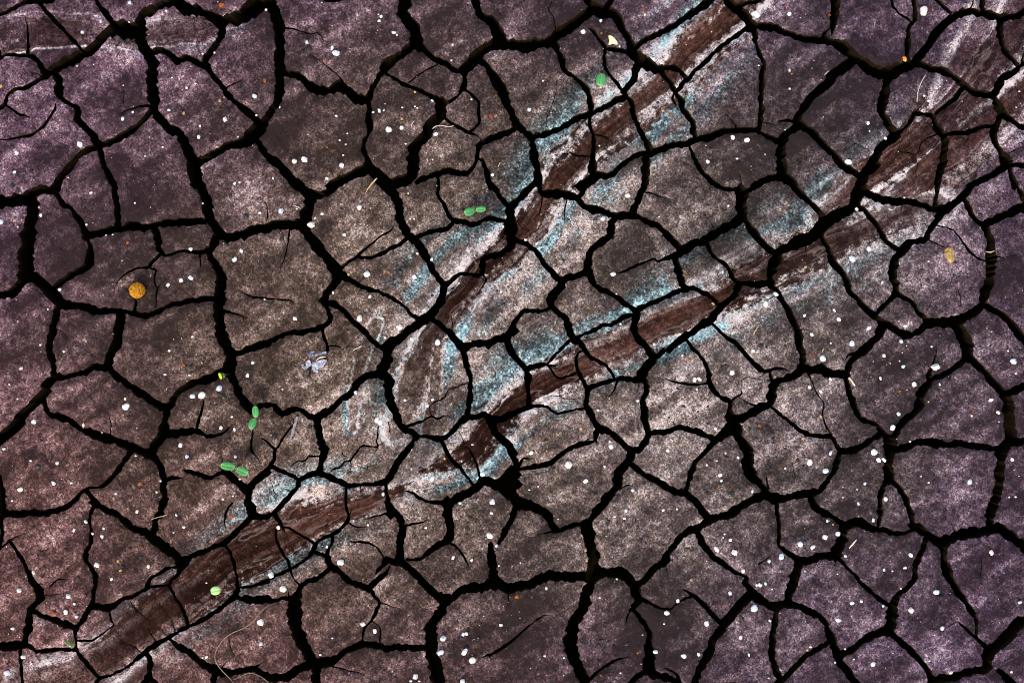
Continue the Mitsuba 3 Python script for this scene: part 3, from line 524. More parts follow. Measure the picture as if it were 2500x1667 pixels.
2930,-2265,73 2838,-2283,69 2746,-2329,64 2682,-2384,69 2572,-2458,78
2949,-2256,64 3013,-2329,60 3086,-2393,60 3160,-2458,55 3224,-2531,55 3270,-2614,55 3288,-2687,55
2241,-1714,64 2223,-1815,73 2177,-1916,78 2163,-2008,64 2159,-2054,64
1902,-1989,73 1966,-2026,73 2039,-2072,73 2104,-2063,64 2159,-2054,64 2232,-2067,55 2315,-2109,60 2398,-2146,60 2453,-2210,60 2489,-2292,60 2508,-2366,64 2544,-2458,69 2581,-2531,69 2636,-2596,69 2701,-2687,69
2072,-2081,41 2058,-2191,41 2035,-2292,51 2030,-2403,55 2039,-2513,60 2076,-2596,55 2094,-2651,55
2489,-2338,41 2379,-2403,46 2287,-2467,51 2205,-2550,55 2122,-2632,64 2058,-2697,64
3803,-2568,46 3876,-2632,73 3959,-2697,55
1929,-1737,18 1984,-1705,13 2039,-1659,3
3435,-1420,3 3467,-1494,13
3669,-1686,4 3665,-1815,7 3660,-1861,3
2994,-1870,6 3008,-1907,3"""
STREAKS = """-3796,-2741,136,60,85,68 -3354,-2588,156,75,85,68 -3082,-2422,170,85,85,61 -2806,-2190,190,90,48,61 -2439,-1915,184,100,34,54 -2211,-1721,170,100,48,54 -1942,-1585,170,100,95,48 -1619,-1432,143,100,156,48 -1347,-1320,116,100,143,48 -1116,-1245,88,100,122,61 -888,-1150,41,100,136,122 -769,-1092,10,100,136,136
-735,-1027,17,100,150,136 -520,-932,75,100,156,122 -310,-844,143,100,136,122 -173,-650,116,100,116,136 -37,-480,95,100,156,136 150,-344,102,100,177,116 483,-197,102,100,136,116 667,-95,116,95,116,122 895,-3,122,90,116,116 1126,109,116,95,170,122 1401,218,122,95,190,136 1585,313,122,100,190,150 1769,408,143,100,184,143 2010,531,143,95,190,143 2241,633,156,90,190,136 2561,786,150,90,150,136 2837,905,136,85,136,136 3068,1000,122,80,116,136 3313,1095,75,60,116,116
-888,-701,102,10,75,54 -820,-446,122,45,75,61 -735,-224,129,80,68,68 -639,34,116,95,204,122 -446,320,102,100,272,150 -190,585,109,100,224,150 -37,711,102,100,177,156 133,891,102,100,163,163 252,1095,95,95,163,170 388,1289,129,100,150,170 619,1544,150,95,150,170 850,1731,150,95,150,170 1078,1925,143,90,150,156 1238,2082,136,95,143,150 1408,2276,143,100,129,150 1568,2435,129,100,109,136 1728,2571,109,100,88,122 1884,2718,82,90,88,102
2361,966,41,50,150,82 2565,1119,88,75,150,82 2769,1265,129,95,136,75 3075,1493,150,95,88,48 3313,1697,156,88,75,48 3585,1969,150,80,54,48 3823,2293,150,70,54,48 3993,2633,136,60,54,48
2973,1051,48,70,88,88 3211,1255,129,95,68,88 3483,1493,150,90,61,88 3755,1731,150,85,61,88 4061,2020,143,85,68,88
3313,1884,34,30,48,41 3483,2156,82,50,54,48 3653,2463,95,50,54,48 3755,2701,95,50,54,48
-4068,2374,143,60,14,14 -3724,2429,143,65,14,14 -3313,2422,122,60,14,14 -2980,2354,88,70,14,14 -2806,2408,102,70,14,17 -2439,2439,109,70,17,17 -2255,2469,68,60,20,17 -2095,2503,27,40,17,17
-1068,156,54,45,14,14 -1136,-54,51,50,17,17 -1218,-395,48,40,20,20 -1245,-667,34,25,20,20
-565,-54,34,30,14,14 -605,-259,54,50,14,14 -633,-497,54,45,14,14 -684,-735,34,20,14,14"""           # x, y, half width, strength of the brown in %, salt margin on the left and on the right of the run
WHITE = "442,-961,69 3210,2578,66 3309,-200,66 -2422,-418,64 1892,-2081,64 -1189,180,61 2829,-864,61 -1375,2249,60 -1132,524,59 -3013,-508,59 3913,-153,57 -1963,-2190,57 -1786,-1927,57 1911,2552,55 -369,-2421,55 -308,-2485,55 1738,-1645,55 2627,1402,53 -1568,910,53 2656,645,53 -1338,-1723,53 -556,-2424,53 2104,-1679,53 3311,-1957,53 2974,-673,51 3573,-1094,51 -3943,-2584,51 3741,-1647,51 -3373,1538,51 -1621,1418,51 2425,-133,51 -879,113,50 2788,106,50 -173,-1514,50 -961,1654,48 -1701,1405,48 -2285,-366,48 2652,-17,48 -3241,-1744,48 -537,-2317,48 -579,-7,46 905,1139,46 790,524,46 -3837,-1155,46 -152,-1250,46 2324,-946,46 2448,-1009,46 -1883,-1824,46 1521,-2201,46 2817,-2515,46 -755,-2614,44 1208,-2118,44 1600,-1622,44 2252,-1581,44 2445,-1527,44 3117,-2095,44 2546,-2175,44 -1327,1372,42 -1191,1045,42 2786,720,42 1980,292,42 -620,-1070,42 -230,-1034,42 1718,-245,42 2349,-1604,42 -3986,933,41 -2510,498,41 -3484,-2113,41 1835,1572,40 -2168,639,40 2892,460,40 2085,366,40 -2494,-428,40 -2064,-265,40 -1056,-614,40 -1029,-632,40 -476,-485,40 149,-868,40 3141,-336,40 -3848,-1943,40 -1162,-2203,40 -1070,-2258,40 1116,-2424,40 1341,-2455,40 2546,-1500,40 556,2415,39 -2685,441,39 -1805,1017,39 712,958,39 2551,172,39 775,-822,39 1427,-300,39 3020,-565,39 3791,-554,39 2919,-1229,39 -3463,-1989,39 1704,-1965,39 -2241,1732,37 -2009,1914,37 -2445,1595,37 -861,1668,37 -595,1618,37 -2113,708,37 -3732,-626,37 -3578,-1105,37 -2588,-809,37 575,-1089,37 1465,-294,37 3738,-455,37 -2647,-1494,37 -314,-1705,37 -457,-1685,37 -386,-2651,37 1934,-1898,37 -3867,1471,35 -1036,1801,35 136,1809,35 1725,1591,35 1528,1403,35 -2508,721,35 -2583,476,35 -1694,177,35 -3550,-949,35 -2274,-675,35 2866,-926,35 2907,-924,35 2489,-871,35 -2563,-1450,35 -3736,-1803,35 -3816,-2462,35 -1959,-2357,35 -381,-2286,35 1785,-2308,35 3114,-1666,35 3359,-2236,35 2168,2557,33 -3677,986,33 -762,503,33 2896,409,33 3072,120,33 -2540,-900,33 1626,-1045,33 1291,-1305,33 3056,-196,33 2322,-357,33 1452,-2441,33 3965,-2035,33 2820,-1395,33 -2985,2644,32 -3038,1737,32 -923,2410,32 -1446,1273,31 2916,1576,31 -1485,995,31 -1309,833,31 2341,54,31 3040,1,31 -1233,-386,31 -1007,-1190,31 1883,-76,31 1766,-906,31 1217,-852,31 890,-1319,31 3906,-921,31 -3899,-2240,31 -3327,-1406,31 -1832,-1448,31 1805,-1792,31 2655,-2042,31 -3210,2495,29 -2678,1804,29 -1405,2291,29 2780,1703,29 2284,203,29 -620,-453,29 1332,-110,29 1521,-964,29 942,-1163,29 2905,-111,29 2877,-288,29 3339,-336,29 -2624,-1353,29 -2386,-2462,29 1706,-1550,29 1294,-2024,29 3068,-1766,29 -3885,1322,28 -1986,2481,28 -1600,2335,28 -1111,349,28 -629,639,28 2668,1057,28 -3019,-446,28 -3966,-839,28 -2168,-687,28 -2025,-166,28 -306,-805,28 -1584,-964,28 -404,-1261,28 258,-483,28 1876,-1169,28 1589,-681,28 2413,-391,28 2705,-1266,28 2487,-295,28 -3401,-2148,28 -2841,-1755,28 -3203,-1521,28 -3420,-1471,28 -2930,-1328,28 -355,-2281,28 -161,-1339,28 269,-1927,28 1911,-1902,28 2009,-1714,28 3426,-2584,28 -3354,2413,26 -3265,2158,26 -2962,1786,26 -1038,2502,26 694,2502,26 -153,1299,26 2021,1910,26 -3533,405,26 -2165,1233,26 -3288,1160,26 -1534,962,26 -739,687,26 -785,19,26 -85,388,26 1645,542,26 2517,244,26 -3500,-79,26 -2161,-900,26 -658,-502,26 3800,-627,26 -3419,-2047,26 -672,-1455,26 -87,-2214,26 -121,-1595,26 2604,-1673,26 2905,-1781,26 2726,-2026,26 -1022,2536,24 -1426,1313,24 2168,2116,24 -1969,1003,24 -3832,-210,24 -2710,-258,24 1635,-1087,24 1309,-1234,24 1181,-1316,24 671,-536,24 983,-462,24 2758,-1110,24 -3279,-1500,24 -2526,-1533,24 -3128,-1854,24 -790,-2649,24 -1497,-2444,24 2015,-2178,24 1980,-1890,24 -2962,2277,23 -2436,1680,23 -1919,2165,22 -1812,1827,22 -473,2194,22 -1001,1804,22 -623,1879,22 -1373,1760,22 -1867,1273,22 345,2000,22 3252,1877,22 3410,2373,22 -3625,253,22 -2497,37,22 -1396,380,22 1689,1058,22 102,786,22 -3440,-1103,22 -3346,-653,22 -2678,-72,22 -2188,-588,22 -3093,-1188,22 -836,-459,22 -1524,-234,22 1670,-868,22 763,-782,22 724,-976,22 3277,-40,22 3111,-731,22 3111,-781,22 -3189,-1459,22 -1446,-1602,22 878,-1381,22 1851,-2446,22 255,-2453,22 134,-1732,22 2462,-1400,22 2898,-2063,22 2330,-2382,22 3899,-2577,22 -2701,2580,20 -2416,2245,20 -2324,2254,20 -2540,1978,20 -3038,2000,20 -1899,2617,20 -1630,1910,20 -464,2315,20 -758,1833,20 -1298,1538,20 -829,1542,20 848,1839,20 1757,1425,20 692,1983,20 696,1933,20 3219,1916,20 1927,2153,20 -3322,912,20 -764,956,20 -1012,180,20 -992,30,20 -1681,1035,20 1110,-21,20 3355,706,20 3252,625,20 2489,-13,20 -3757,-931,20 -2519,-263,20 -2257,-1231,20 -2938,-892,20 -3860,-448,20 1444,-375,20 3256,-471,20 2496,-401,20 3368,-869,20 3931,-1212,20 2134,-990,20 -3706,-1440,20 -723,-2649,20 -1125,-1431,20 802,-1367,20 362,-1385,20 1187,-2203,20 1,-1753,20 67,-1730,20 2030,-1932,20 2668,-2478,20 -3394,2148,18 -2471,2011,18 -2655,2057,18 -2914,1898,18 -2866,1446,18 -1998,1763,18 -898,2392,18 -1084,1788,18 -739,1821,18 -856,1824,18 -1318,1453,18 2168,1971,18 3961,1951,18 -3653,772,18 -2297,1208,18 -2127,1240,18 -2592,845,18 -2411,1075,18 -3683,-27,18 -1290,691,18 -69,898,18 848,136,18 1307,-41,18 -2776,-1176,18 -3904,-1243,18 -1287,-614,18 1599,-931,18 134,-125,18 1162,-1050,18 134,-1158,18 2329,-469,18 3195,-1052,18 3117,-923,18 3882,-1215,18 2584,-1217,18 3160,-669,18 -2416,-2467,18 -3752,-2513,18 -1122,-2061,18 1661,-1503,18 1317,-1402,18 685,-1997,18 818,-1853,18 405,-2467,18 405,-2605,18 2003,-2626,18 -2728,1515,17 -1536,1859,17 -317,1888,17 1037,2546,17 2803,2299,17 -2944,1080,17 -3118,833,17 -1931,334,17 1149,972,17 3063,1114,17 -2127,-1075,17 1856,-361,17 3590,-580,17 3256,-1102,17 3874,-74,17 3936,-251,17 -3780,-1574,17 -1402,-2315,17 -101,-1751,17 1649,-1530,17 847,-2586,17 2971,-1792,17 2290,-2185,17 3261,-2492,17 2774,-1822,17 2522,-2504,17 2287,-1792,17 -2140,1597,15 -2999,2461,15 -992,1853,15 -1593,1615,15 -1286,1622,15 -1345,1570,15 -620,1418,15 839,2300,15 1369,1596,15 242,2034,15 2792,1641,15 2143,1637,15 3318,1974,15 -3695,1047,15 -3862,894,15 -796,958,15 816,372,15 2786,372,15 -3925,-335,15 -2627,-848,15 -3201,-717,15 -2742,-1091,15 -2179,-1206,15 -392,-935,15 -386,-694,15 -1791,-372,15 -78,-384,15 205,-1131,15 3743,-676,15 2696,-1155,15 -2386,-1884,15 2600,-2398,15 2540,-1815,15 3036,-1927,15 -1044,2552,13 -941,2009,13 666,1752,13 683,1527,13 3342,1988,13 2430,1751,13 -2253,765,13 -3045,630,13 -3169,833,13 -3910,687,13 -3178,88,13 -3327,1,13 -3465,1277,13 -810,1155,13 474,432,13 290,841,13 3123,611,13 3883,596,13 3440,754,13 -2466,-102,13 -1151,-563,13 -119,-1004,13 830,-208,13 3227,-882,13 2955,-171,13 3027,-153,13 3048,-87,13 1020,-2288,13 1521,-1714,13 -2248,1905,11 -1731,1990,11 -1635,1506,11 1559,2416,11 1565,2323,11 3938,1827,11 1977,1460,11 -2290,1147,11 -3860,157,11 -1130,905,11 -443,829,11 -1984,278,11 3747,77,11 3385,239,11 2710,698,11 -785,-843,11 -1090,-413,11 -2533,-1388,11 2857,1611,9"                        # x, y, size
RUST = "-2269,2626,46 -163,1760,41 -3440,-22,41 -3585,-2123,40 -1929,2034,37 -964,541,37 -2907,-1112,37 -2198,-1365,37 1038,2580,32 -3001,770,32 3605,-538,31 37,-1994,31 2788,1073,29 -712,1854,28 1245,1767,28 -2567,-185,28 -2476,-940,28 -1581,-767,28 538,-681,28 2411,-586,28 1934,-660,28 -2891,-1613,28 -3991,1992,26 -2563,1781,26 -860,1737,26 2480,2548,26 3286,2589,26 -2108,161,26 2361,-107,26 -2999,-2077,26 -3079,-1714,26 -225,-1576,26 2139,2619,24 3547,1389,24 -1276,524,24 1098,694,24 1571,294,24 3823,1112,24 2292,579,24 2878,439,24 3204,359,24 -3763,-1176,24 -528,-914,24 1314,-963,24 3031,-389,24 2274,-759,24 -3059,-1787,24 -918,-1415,24 582,-1709,24 -2283,1877,23 -3196,2220,23 -1469,2194,23 699,2405,23 1181,1799,23 974,900,22 1360,533,22 -1201,-175,22 1617,-1133,22 1787,-1133,22 10,-1128,22 2184,-70,22 3389,-986,22 1401,-1861,22 572,-1631,22 -2182,2252,20 -758,1946,20 2544,2461,20 2186,2090,20 -2577,428,20 308,988,20 -2423,-166,20 -1288,-1039,20 1516,-61,20 1181,-1169,20 -2967,-2024,20 983,-2430,20 2792,-2072,20 3302,-2407,20 -1972,2369,18 -1446,1515,18 -174,1654,18 -1208,2236,18 307,1786,18 3789,1382,18 703,35,18 -2916,-751,18 -1194,-545,18 -1035,-446,18 -863,-194,18 -588,-2086,18 -1097,-2593,18 694,-2605,18 2306,-2407,18 2508,-1429,18 -3172,1967,17 -2165,1405,17 -2315,1325,17 -124,1919,17 586,2135,17 -2678,627,17 -1221,246,17 3311,733,17 2161,1064,17 -3398,-1133,17 -1915,-1211,17 1366,-65,17 1392,-834,17 359,-730,17 2365,-598,17 -2299,-2214,17 -2347,-2279,17 -1125,-2550,17 -1164,-1856,17 1649,-2063,17 2099,-1824,17 3899,2502,15 -2407,157,15 -590,666,15 -1292,783,15 -8,253,15 1914,1254,15 -987,-751,15 24,-246,15 343,-2288,15 2825,-1526,15 -2099,1331,14 2407,1781,13 -528,781,11"
DARK = "-1545,-1792,53 3199,281,51 -1584,2282,46 -377,1790,46 -1857,-742,46 2269,-329,46 -2078,976,44 -1795,802,42 2229,-926,42 1346,-2325,42 -3904,1217,41 3656,988,40 3247,475,40 2870,308,40 -3702,-976,40 -3419,-1414,40 3132,389,39 -3325,-831,39 -2251,-436,39 1764,-1144,39 1707,-1190,39 -1469,2424,37 1813,2024,37 2349,1772,37 -2195,1135,37 -675,1137,37 1126,1,37 -2214,-767,37 -2806,-1034,37 -949,-2609,37 157,-1989,37 2641,-2070,37 308,-990,35 970,-132,35 -2341,-1370,35 1245,-1347,35 3196,556,33 1948,-36,33 157,-739,33 3665,-646,33 -3490,-1627,33 988,-1639,33 3350,-1999,33 -3628,1538,32 -3759,1326,32 -1797,2587,32 735,2419,32 -2971,1,31 -1915,46,31 3077,518,31 3345,46,31 -579,-297,31 -2803,-1719,31 -3241,-1992,31 -41,-2258,31 -395,-2574,31 -216,-2008,31 743,-1425,31 1372,-1615,31 561,-2357,31 2680,-1638,31 2941,-1574,31 377,1420,29 -3192,180,29 -868,506,29 -1029,446,29 264,859,29 -2517,-199,29 2039,-761,29 -1249,-2136,29 823,-1418,29 1298,-2225,29 60,-1833,29 903,-2359,29 878,-2651,29 -3364,2649,28 -3812,1322,28 -3814,1267,28 -2838,1623,28 -2336,1827,28 -2269,1597,28 -1318,2559,28 -390,2180,28 2719,2040,28 -2577,642,28 -542,60,28 -436,372,28 -1015,717,28 3043,882,28 2260,464,28 -1017,-334,28 -1570,-1114,28 201,-1034,28 933,-623,28 2841,-1142,28 2140,-476,28 -2988,-1620,28 -2900,-1682,28 -2476,-1379,28 -467,-2427,28 -1318,-1703,28 1498,-2228,28 1784,-2144,28 3454,-1748,28 3578,-2217,28 2026,-1585,28 2287,-1562,28 -2583,1798,26 -1898,2428,26 -1148,2508,26 -1242,2220,26 -1054,2289,26 -1313,2153,26 -1557,1887,26 2189,2013,26 -3858,1190,26 -2184,1055,26 -3637,281,26 -3224,175,26 864,-13,26 403,1213,26 -119,395,26 3036,786,26 183,-690,26 1178,-257,26 1343,-508,26 258,-774,26 2278,-889,26 2209,-340,26 2269,-529,26 1963,-715,26 -3692,-1636,26 -3752,-1714,26 -3042,-1757,26 -906,-1443,26 -242,-2444,26 848,-1482,26 408,-1769,26 2531,-2006,26 3342,-2063,26 2264,-2134,26 1316,2327,24 1601,1542,24 1107,157,24 3331,233,24 -3412,-162,24 -3752,-627,24 -1492,-416,24 -918,-141,24 -721,-986,24 666,-1241,24 3669,-412,24 2388,-669,24 -3623,-1574,24 -3702,-1675,24 -3070,-1680,24 -2664,-1593,24 -1989,-2332,24 -973,-2247,24 -1203,-2467,24 1008,-1547,24 621,-2501,24 2275,-1650,24 -3342,1781,23 -3708,1345,23 -3264,1326,23 -1492,1832,23 -257,2043,23 -1322,2509,22 -473,1919,22 -1717,1740,22 671,2514,22 1190,2222,22 1139,1864,22 2154,1891,22 -3715,680,22 -3983,664,22 -3876,173,22 -3871,900,22 -1639,657,22 -1336,1038,22 -349,239,22 3036,536,22 3195,439,22 2935,455,22 3674,19,22 3784,868,22 -3527,-955,22 -1627,-425,22 -1105,-627,22 -521,-368,22 1227,-595,22 3320,-1212,22 3945,-49,22 2237,-825,22 -2678,-2116,22 -3940,-2035,22 -266,-2325,22 1343,-1674,22 2641,-1650,22 2875,-1741,22 -1529,2240,20 -796,1645,20 235,2419,20 -96,1340,20 1314,1680,20 2652,1691,20 3059,1322,20 -2173,739,20 -2398,446,20 -868,328,20 2690,868,20 3761,1130,20 3826,1052,20 3504,882,20 -3515,-1206,20 -528,-233,20 -312,-912,20 -776,-459,20 -289,-398,20 1530,-508,20 1453,-549,20 2324,-914,20 2352,-1071,20 2811,-239,20 2655,-368,20 -3770,-1739,20 -1070,-2467,20 1298,-1650,20 880,-1521,20 2760,-1732,20 2687,-1789,20 -3662,1414,18 -3644,1854,18 -1327,2392,18 -1316,1853,18 -500,1905,18 -321,2327,18 1488,1469,18 350,1450,18 3908,1427,18 2021,2520,18 3725,2378,18 -1989,997,18 -2836,963,18 -1534,239,18 -1465,799,18 1185,1158,18 -3688,-747,18 -3780,-130,18 -3297,-490,18 -3004,-421,18 -129,-251,18 1351,-433,18 1500,-1004,18 207,-79,18 2466,-1224,18 -372,-1645,18 855,-1595,18 781,-2568,18 1617,-1489,18 -1036,1421,17 2039,2403,17 2471,1876,17 -1818,845,17 3780,1245,17 -2705,-205,17 596,-292,17 2009,-701,17 2241,-784,17 2522,-145,17 1599,-1466,17 -3633,676,15 -3178,561,15 -502,531,15 3192,608,15 2016,248,15 -3187,1801,13 -916,1701,13 -462,1641,13 901,1524,13 933,1524,13 -3045,737,13 -2558,845,13 -3972,832,13 -3504,173,11"

def table(text, k=1e-4):
    return [np.array([list(map(float, t.split(','))) for t in l.split()]) * k for l in text.strip().split('\n')]

# ------------------------------------------------------------------ materials
SPOTS = np.array([list(map(float, t.split(','))) for t in """2054,1306,374,-26 1612,660,306,-20 2565,1884,374,-20 3075,2224,272,-18 1102,-2197,340,-22 14,-2265,408,-22 3755,-1755,374,-16 -3694,762,306,-22 -2878,1170,374,-20 524,2531,374,-22 3857,490,306,-24 -1823,1578,272,-18 932,558,272,-14 -735,2054,204,-16 252,-1347,306,-12 -3490,2395,272,-8 3075,-395,408,-14 2769,-803,272,-12 -3116,-667,272,-8 -1483,-395,340,12 -1551,-769,306,14 -3796,1850,306,16 -3796,1102,272,18 -2980,2224,272,10 2395,2259,306,12 2565,-156,374,14 2293,-599,374,12 1306,-395,442,18 1238,-939,408,14 524,-20,204,10 -88,-327,408,10 -2095,-1075,340,8 -1891,-2163,306,8 -1007,-2027,408,10 1510,-1721,306,10 694,762,272,10 252,456,340,8 -1211,1034,204,8 -1619,-122,204,8 3313,558,306,10 3483,1034,272,8 -3796,-1925,374,8 -2878,-1177,340,8 830,-1687,272,8 252,1816,272,10 -667,1578,238,8 -1415,2259,340,6""".split()])      # crust worn smooth (-) or thick with grains (+)
segs = []
for i, s in enumerate(table(STREAKS)):
    run = 0.37 * i
    for a, b in zip(s[:-1], s[1:]):
        L = float(np.hypot(*(b[:2] - a[:2])))
        segs.append((a, b, L, run))
        run += L

def rgb(r, g, b): return mi.Color3f(r, g, b)

def streak_field(x, y):
    best, run, sd, w, st, mg = mi.Float(9.0), mi.Float(0), mi.Float(1.0), mi.Float(1e-3), mi.Float(0), mi.Float(1e-3)
    for a, b, L, u0 in segs:
        dx, dy = float(b[0] - a[0]) / L, float(b[1] - a[1]) / L
        rx, ry = x - float(a[0]), y - float(a[1])
        t = dr.clip((rx * dx + ry * dy) / L, 0, 1)
        side = dx * ry - dy * rx
        d = dr.sqrt(dr.square(rx - dx * L * t) + dr.square(ry - dy * L * t)) + 1e-7
        lw = lambda k: float(a[k]) * (1 - t) + float(b[k]) * t
        ww = lw(2)
        m = dr.select(side > 0, lw(4), lw(5))
        key = d / (ww + m)
        near = key < best
        best = dr.select(near, key, best)
        run = dr.select(near, u0 + t * L, run)
        sd = dr.select(near, dr.select(side > 0, d, -d), sd)
        w = dr.select(near, ww, w)
        st = dr.select(near, lw(3) * 100.0, st)
        mg = dr.select(near, m, mg)
    return best, run, sd, w, st, mg

def mud_colour(p, n, uv):
    x, y = p.x, p.y
    f1, f2, f3 = fbm(x * 17 + 3, y * 17), fbm(x * 75, y * 75 + 5), fbm(x * 290 + 7, y * 290)
    ga, gb, gc = noise(x * 1750, y * 1750), noise(x * 830 + 40, y * 830), noise(x * 2900 + 9, y * 2900)
    wx = x + 0.007 * (fbm(x * 45 + 11, y * 45) - 0.5) + 0.0016 * (f3 - 0.5)
    wy = y + 0.007 * (fbm(x * 45, y * 45 + 23) - 0.5) + 0.0016 * (fbm(x * 240, y * 240 + 31) - 0.5)
    best, run, sd, w, st, mg = streak_field(wx, wy)
    ad = dr.abs(sd)
    # silt left by the last trickle of water: brown, drawn out along its run
    drawn = fbm(run * 13, sd * 170 + 4)
    sb = sd + 0.0012 * (f2 - 0.5)
    thread = fbm(run * 22 + 5, sb * 620)
    brown = st * smoothstep(1.35, 0.70, ad / w + (drawn - 0.5) * 1.9 + (thread - 0.5) * 0.8 + (f3 - 0.5) * 1.2 + (ga - 0.5) * 0.35)
    vein = smoothstep(0.94, 0.985, 1 - dr.abs(2 * fbm(run * 26 + 20, sd * 135 + 3) - 1)) * smoothstep(0.45, 0.62, fbm(run * 14, sd * 60 + 50))
    wisp = smoothstep(0.50, 0.66, fbm(run * 9 + 9, sb * 290)) * smoothstep(0.15, 0.95, ad / w + 0.1 + 0.9 * (f1 - 0.5)) * 0.9
    # salt washed out along its banks
    out = (ad - w) / mg
    salt = smoothstep(1.45, -0.05, out + (f2 - 0.5) * 1.3) * smoothstep(-0.9, 0.05, out + (drawn - 0.5)) * (0.62 + 0.85 * smoothstep(0.38, 0.66, fbm(run * 11 + 40, sd * 160)))
    wide = smoothstep(3.2, 0.4, best)
    ca, sa = math.cos(0.56), math.sin(0.56)
    fa = fbm((wx * ca + wy * sa) * 26 + 5, (wy * ca - wx * sa) * 105 + 9)
    # dry crust: light grains over a dark violet brown ground, thicker here and thinner there
    rim = smoothstep(0.16, 0.44, dr.sqrt(dr.square(x * 0.95 - 0.02) + dr.square(y * 1.25)) + 0.10 * (f1 - 0.5))  # vignette: violet, slightly darker cast towards the picture edges, painted into the mud colour
    side = smoothstep(-0.25, 0.25, x)
    worn = mi.Float(0)
    for sx, sy, sr, sv in SPOTS:
        worn += float(sv) * 0.01 * dr.exp(-(dr.square(wx - sx * 1e-4) + dr.square(wy - sy * 1e-4)) / float((sr * 1e-4) ** 2))
    mixed = 0.36 * ga + 0.30 * gb + 0.34 * gc - 0.5
    tone = 0.335 + 0.45 * (f1 - 0.5) + 0.46 * (f2 - 0.5) + 0.58 * (f3 - 0.5) + 0.80 * (fa - 0.5) + 0.18 * wide + 1.35 * worn - 0.05 * rim
    tone = dr.clip(tone + (1.02 + 1.0 * dr.clip(tone, 0, 0.6)) * mixed + 0.52 * salt, 0, 1.16)
    hue = noise(x * 640 + 91, y * 640) * 0.6 + noise(x * 1500, y * 1500 + 91) * 0.4
    tint = mix(mix((1.27, 0.91, 0.83), (1.10, 0.90, 1.02), side), mix(mix((1.46, 0.79, 0.88), (1.20, 0.71, 1.15), smoothstep(-0.12, 0.10, y)), (1.07, 0.71, 1.22), side), rim)
    tint = mix(tint, mi.Color3f(1.24, 0.98, 0.76), smoothstep(0.46, 0.74, hue) * 0.55 * (1 - 0.5 * rim))
    tint = mix(tint, mi.Color3f(1.00, 0.93, 1.10), dr.clip(salt, 0, 1) * 0.85)
    tint = mix(tint, mi.Color3f(1.0, 0.96, 1.04), smoothstep(0.65, 1.0, tone) * 0.6)
    zone = smoothstep(1.9, 0.9, best) * smoothstep(-0.15, 0.5, out) * smoothstep(0.38, 0.14, dr.abs(x - 0.005))
    blue = zone * smoothstep(0.44, 0.60, 0.6 * fbm(run * 15 + 2, sd * 95 + 8) + 0.25 * fbm(x * 75 + 2, y * 75 + 8) + 0.15 * f3)
    tint = mix(tint, mi.Color3f(0.43, 0.94, 1.20), blue * dr.clip(0.36 + 1.1 * (ga - 0.2), 0, 0.92))
    tone = tone + blue * (-0.06 + 0.35 * (gb - 0.5))
    c = tint * 0.0200 * dr.exp(2.85 * tone)
    silt = mi.Color3f(1.74, 0.80, 0.66) * 0.0092 * dr.exp(1.9 * dr.clip(0.2 + 1.1 * (thread - 0.45) + 1.1 * mixed + 1.9 * (fbm(run * 7 + 60, sb * 95) - 0.5), 0, 1.35))
    silt = silt * (0.70 + 0.60 * smoothstep(0.30, 0.72, f3))
    silt = mix(silt, mi.Color3f(0.245, 0.190, 0.200), dr.clip(vein * 0.35 + wisp * dr.clip(0.45 + 2.2 * mixed + 1.2 * (f3 - 0.5), 0, 1), 0, 1))
    c = mix(c, silt, brown)
    # dark pores
    d1, d2, who = voronoi(x * 150 + 0.35 * (f3 - 0.5), y * 150)
    dot = smoothstep(1.0, 0.6, d1 / (0.045 + 0.16 * dr.square(who))) * smoothstep(0.25, 0.5, who) * smoothstep(0.34, 0.62, fbm(x * 24 + 5, y * 24 + 3)) * (1 - 0.7 * brown)
    c = mix(c, mi.Color3f(0.012, 0.012, 0.021), dot * 0.85)
    shaded_clay = mi.Color3f(0.017, 0.0125, 0.0075) * (0.6 + 0.8 * fbm(x * 300, y * 300, p.z * 300))   # raw clay on the broken faces, darkened to paint in the crack shade
    return dr.select(n.z > 0.6, c, shaded_clay)

def mud_relief(p, n, uv):
    x, y = p.x, p.y
    return 0.0007 * fbm(x * 420, y * 420, p.z * 420) + 0.00022 * noise(x * 1700, y * 1700, p.z * 1700) + 0.0034 * fbm(x * 95, y * 95 + 3)

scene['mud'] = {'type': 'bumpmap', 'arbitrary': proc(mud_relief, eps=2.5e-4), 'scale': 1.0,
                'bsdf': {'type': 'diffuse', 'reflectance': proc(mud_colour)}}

def soil_colour(p, n, uv):
    return mi.Color3f(0.014, 0.011, 0.007) * (0.5 + fbm(p.x * 260, p.y * 260, p.z * 260))  # crack floor soil, its near black colour carries painted shade
scene['soil'] = {'type': 'diffuse', 'reflectance': proc(soil_colour)}

def plain(name, col, rough=0.55, spec=0.4, var=0.25, scale=900.0, second=None, extra=None):
    def fn(p, n, uv):
        f = fbm(p.x * scale, p.y * scale, p.z * scale)
        c = mi.Color3f(*col)
        if second is not None: c = mix(c, mi.Color3f(*second), smoothstep(0.45, 0.62, f))
        return c * (1 - var + 2 * var * f)
    scene[name] = {'type': 'principled', 'base_color': proc(fn), 'roughness': rough, 'specular': spec, **(extra or {})}

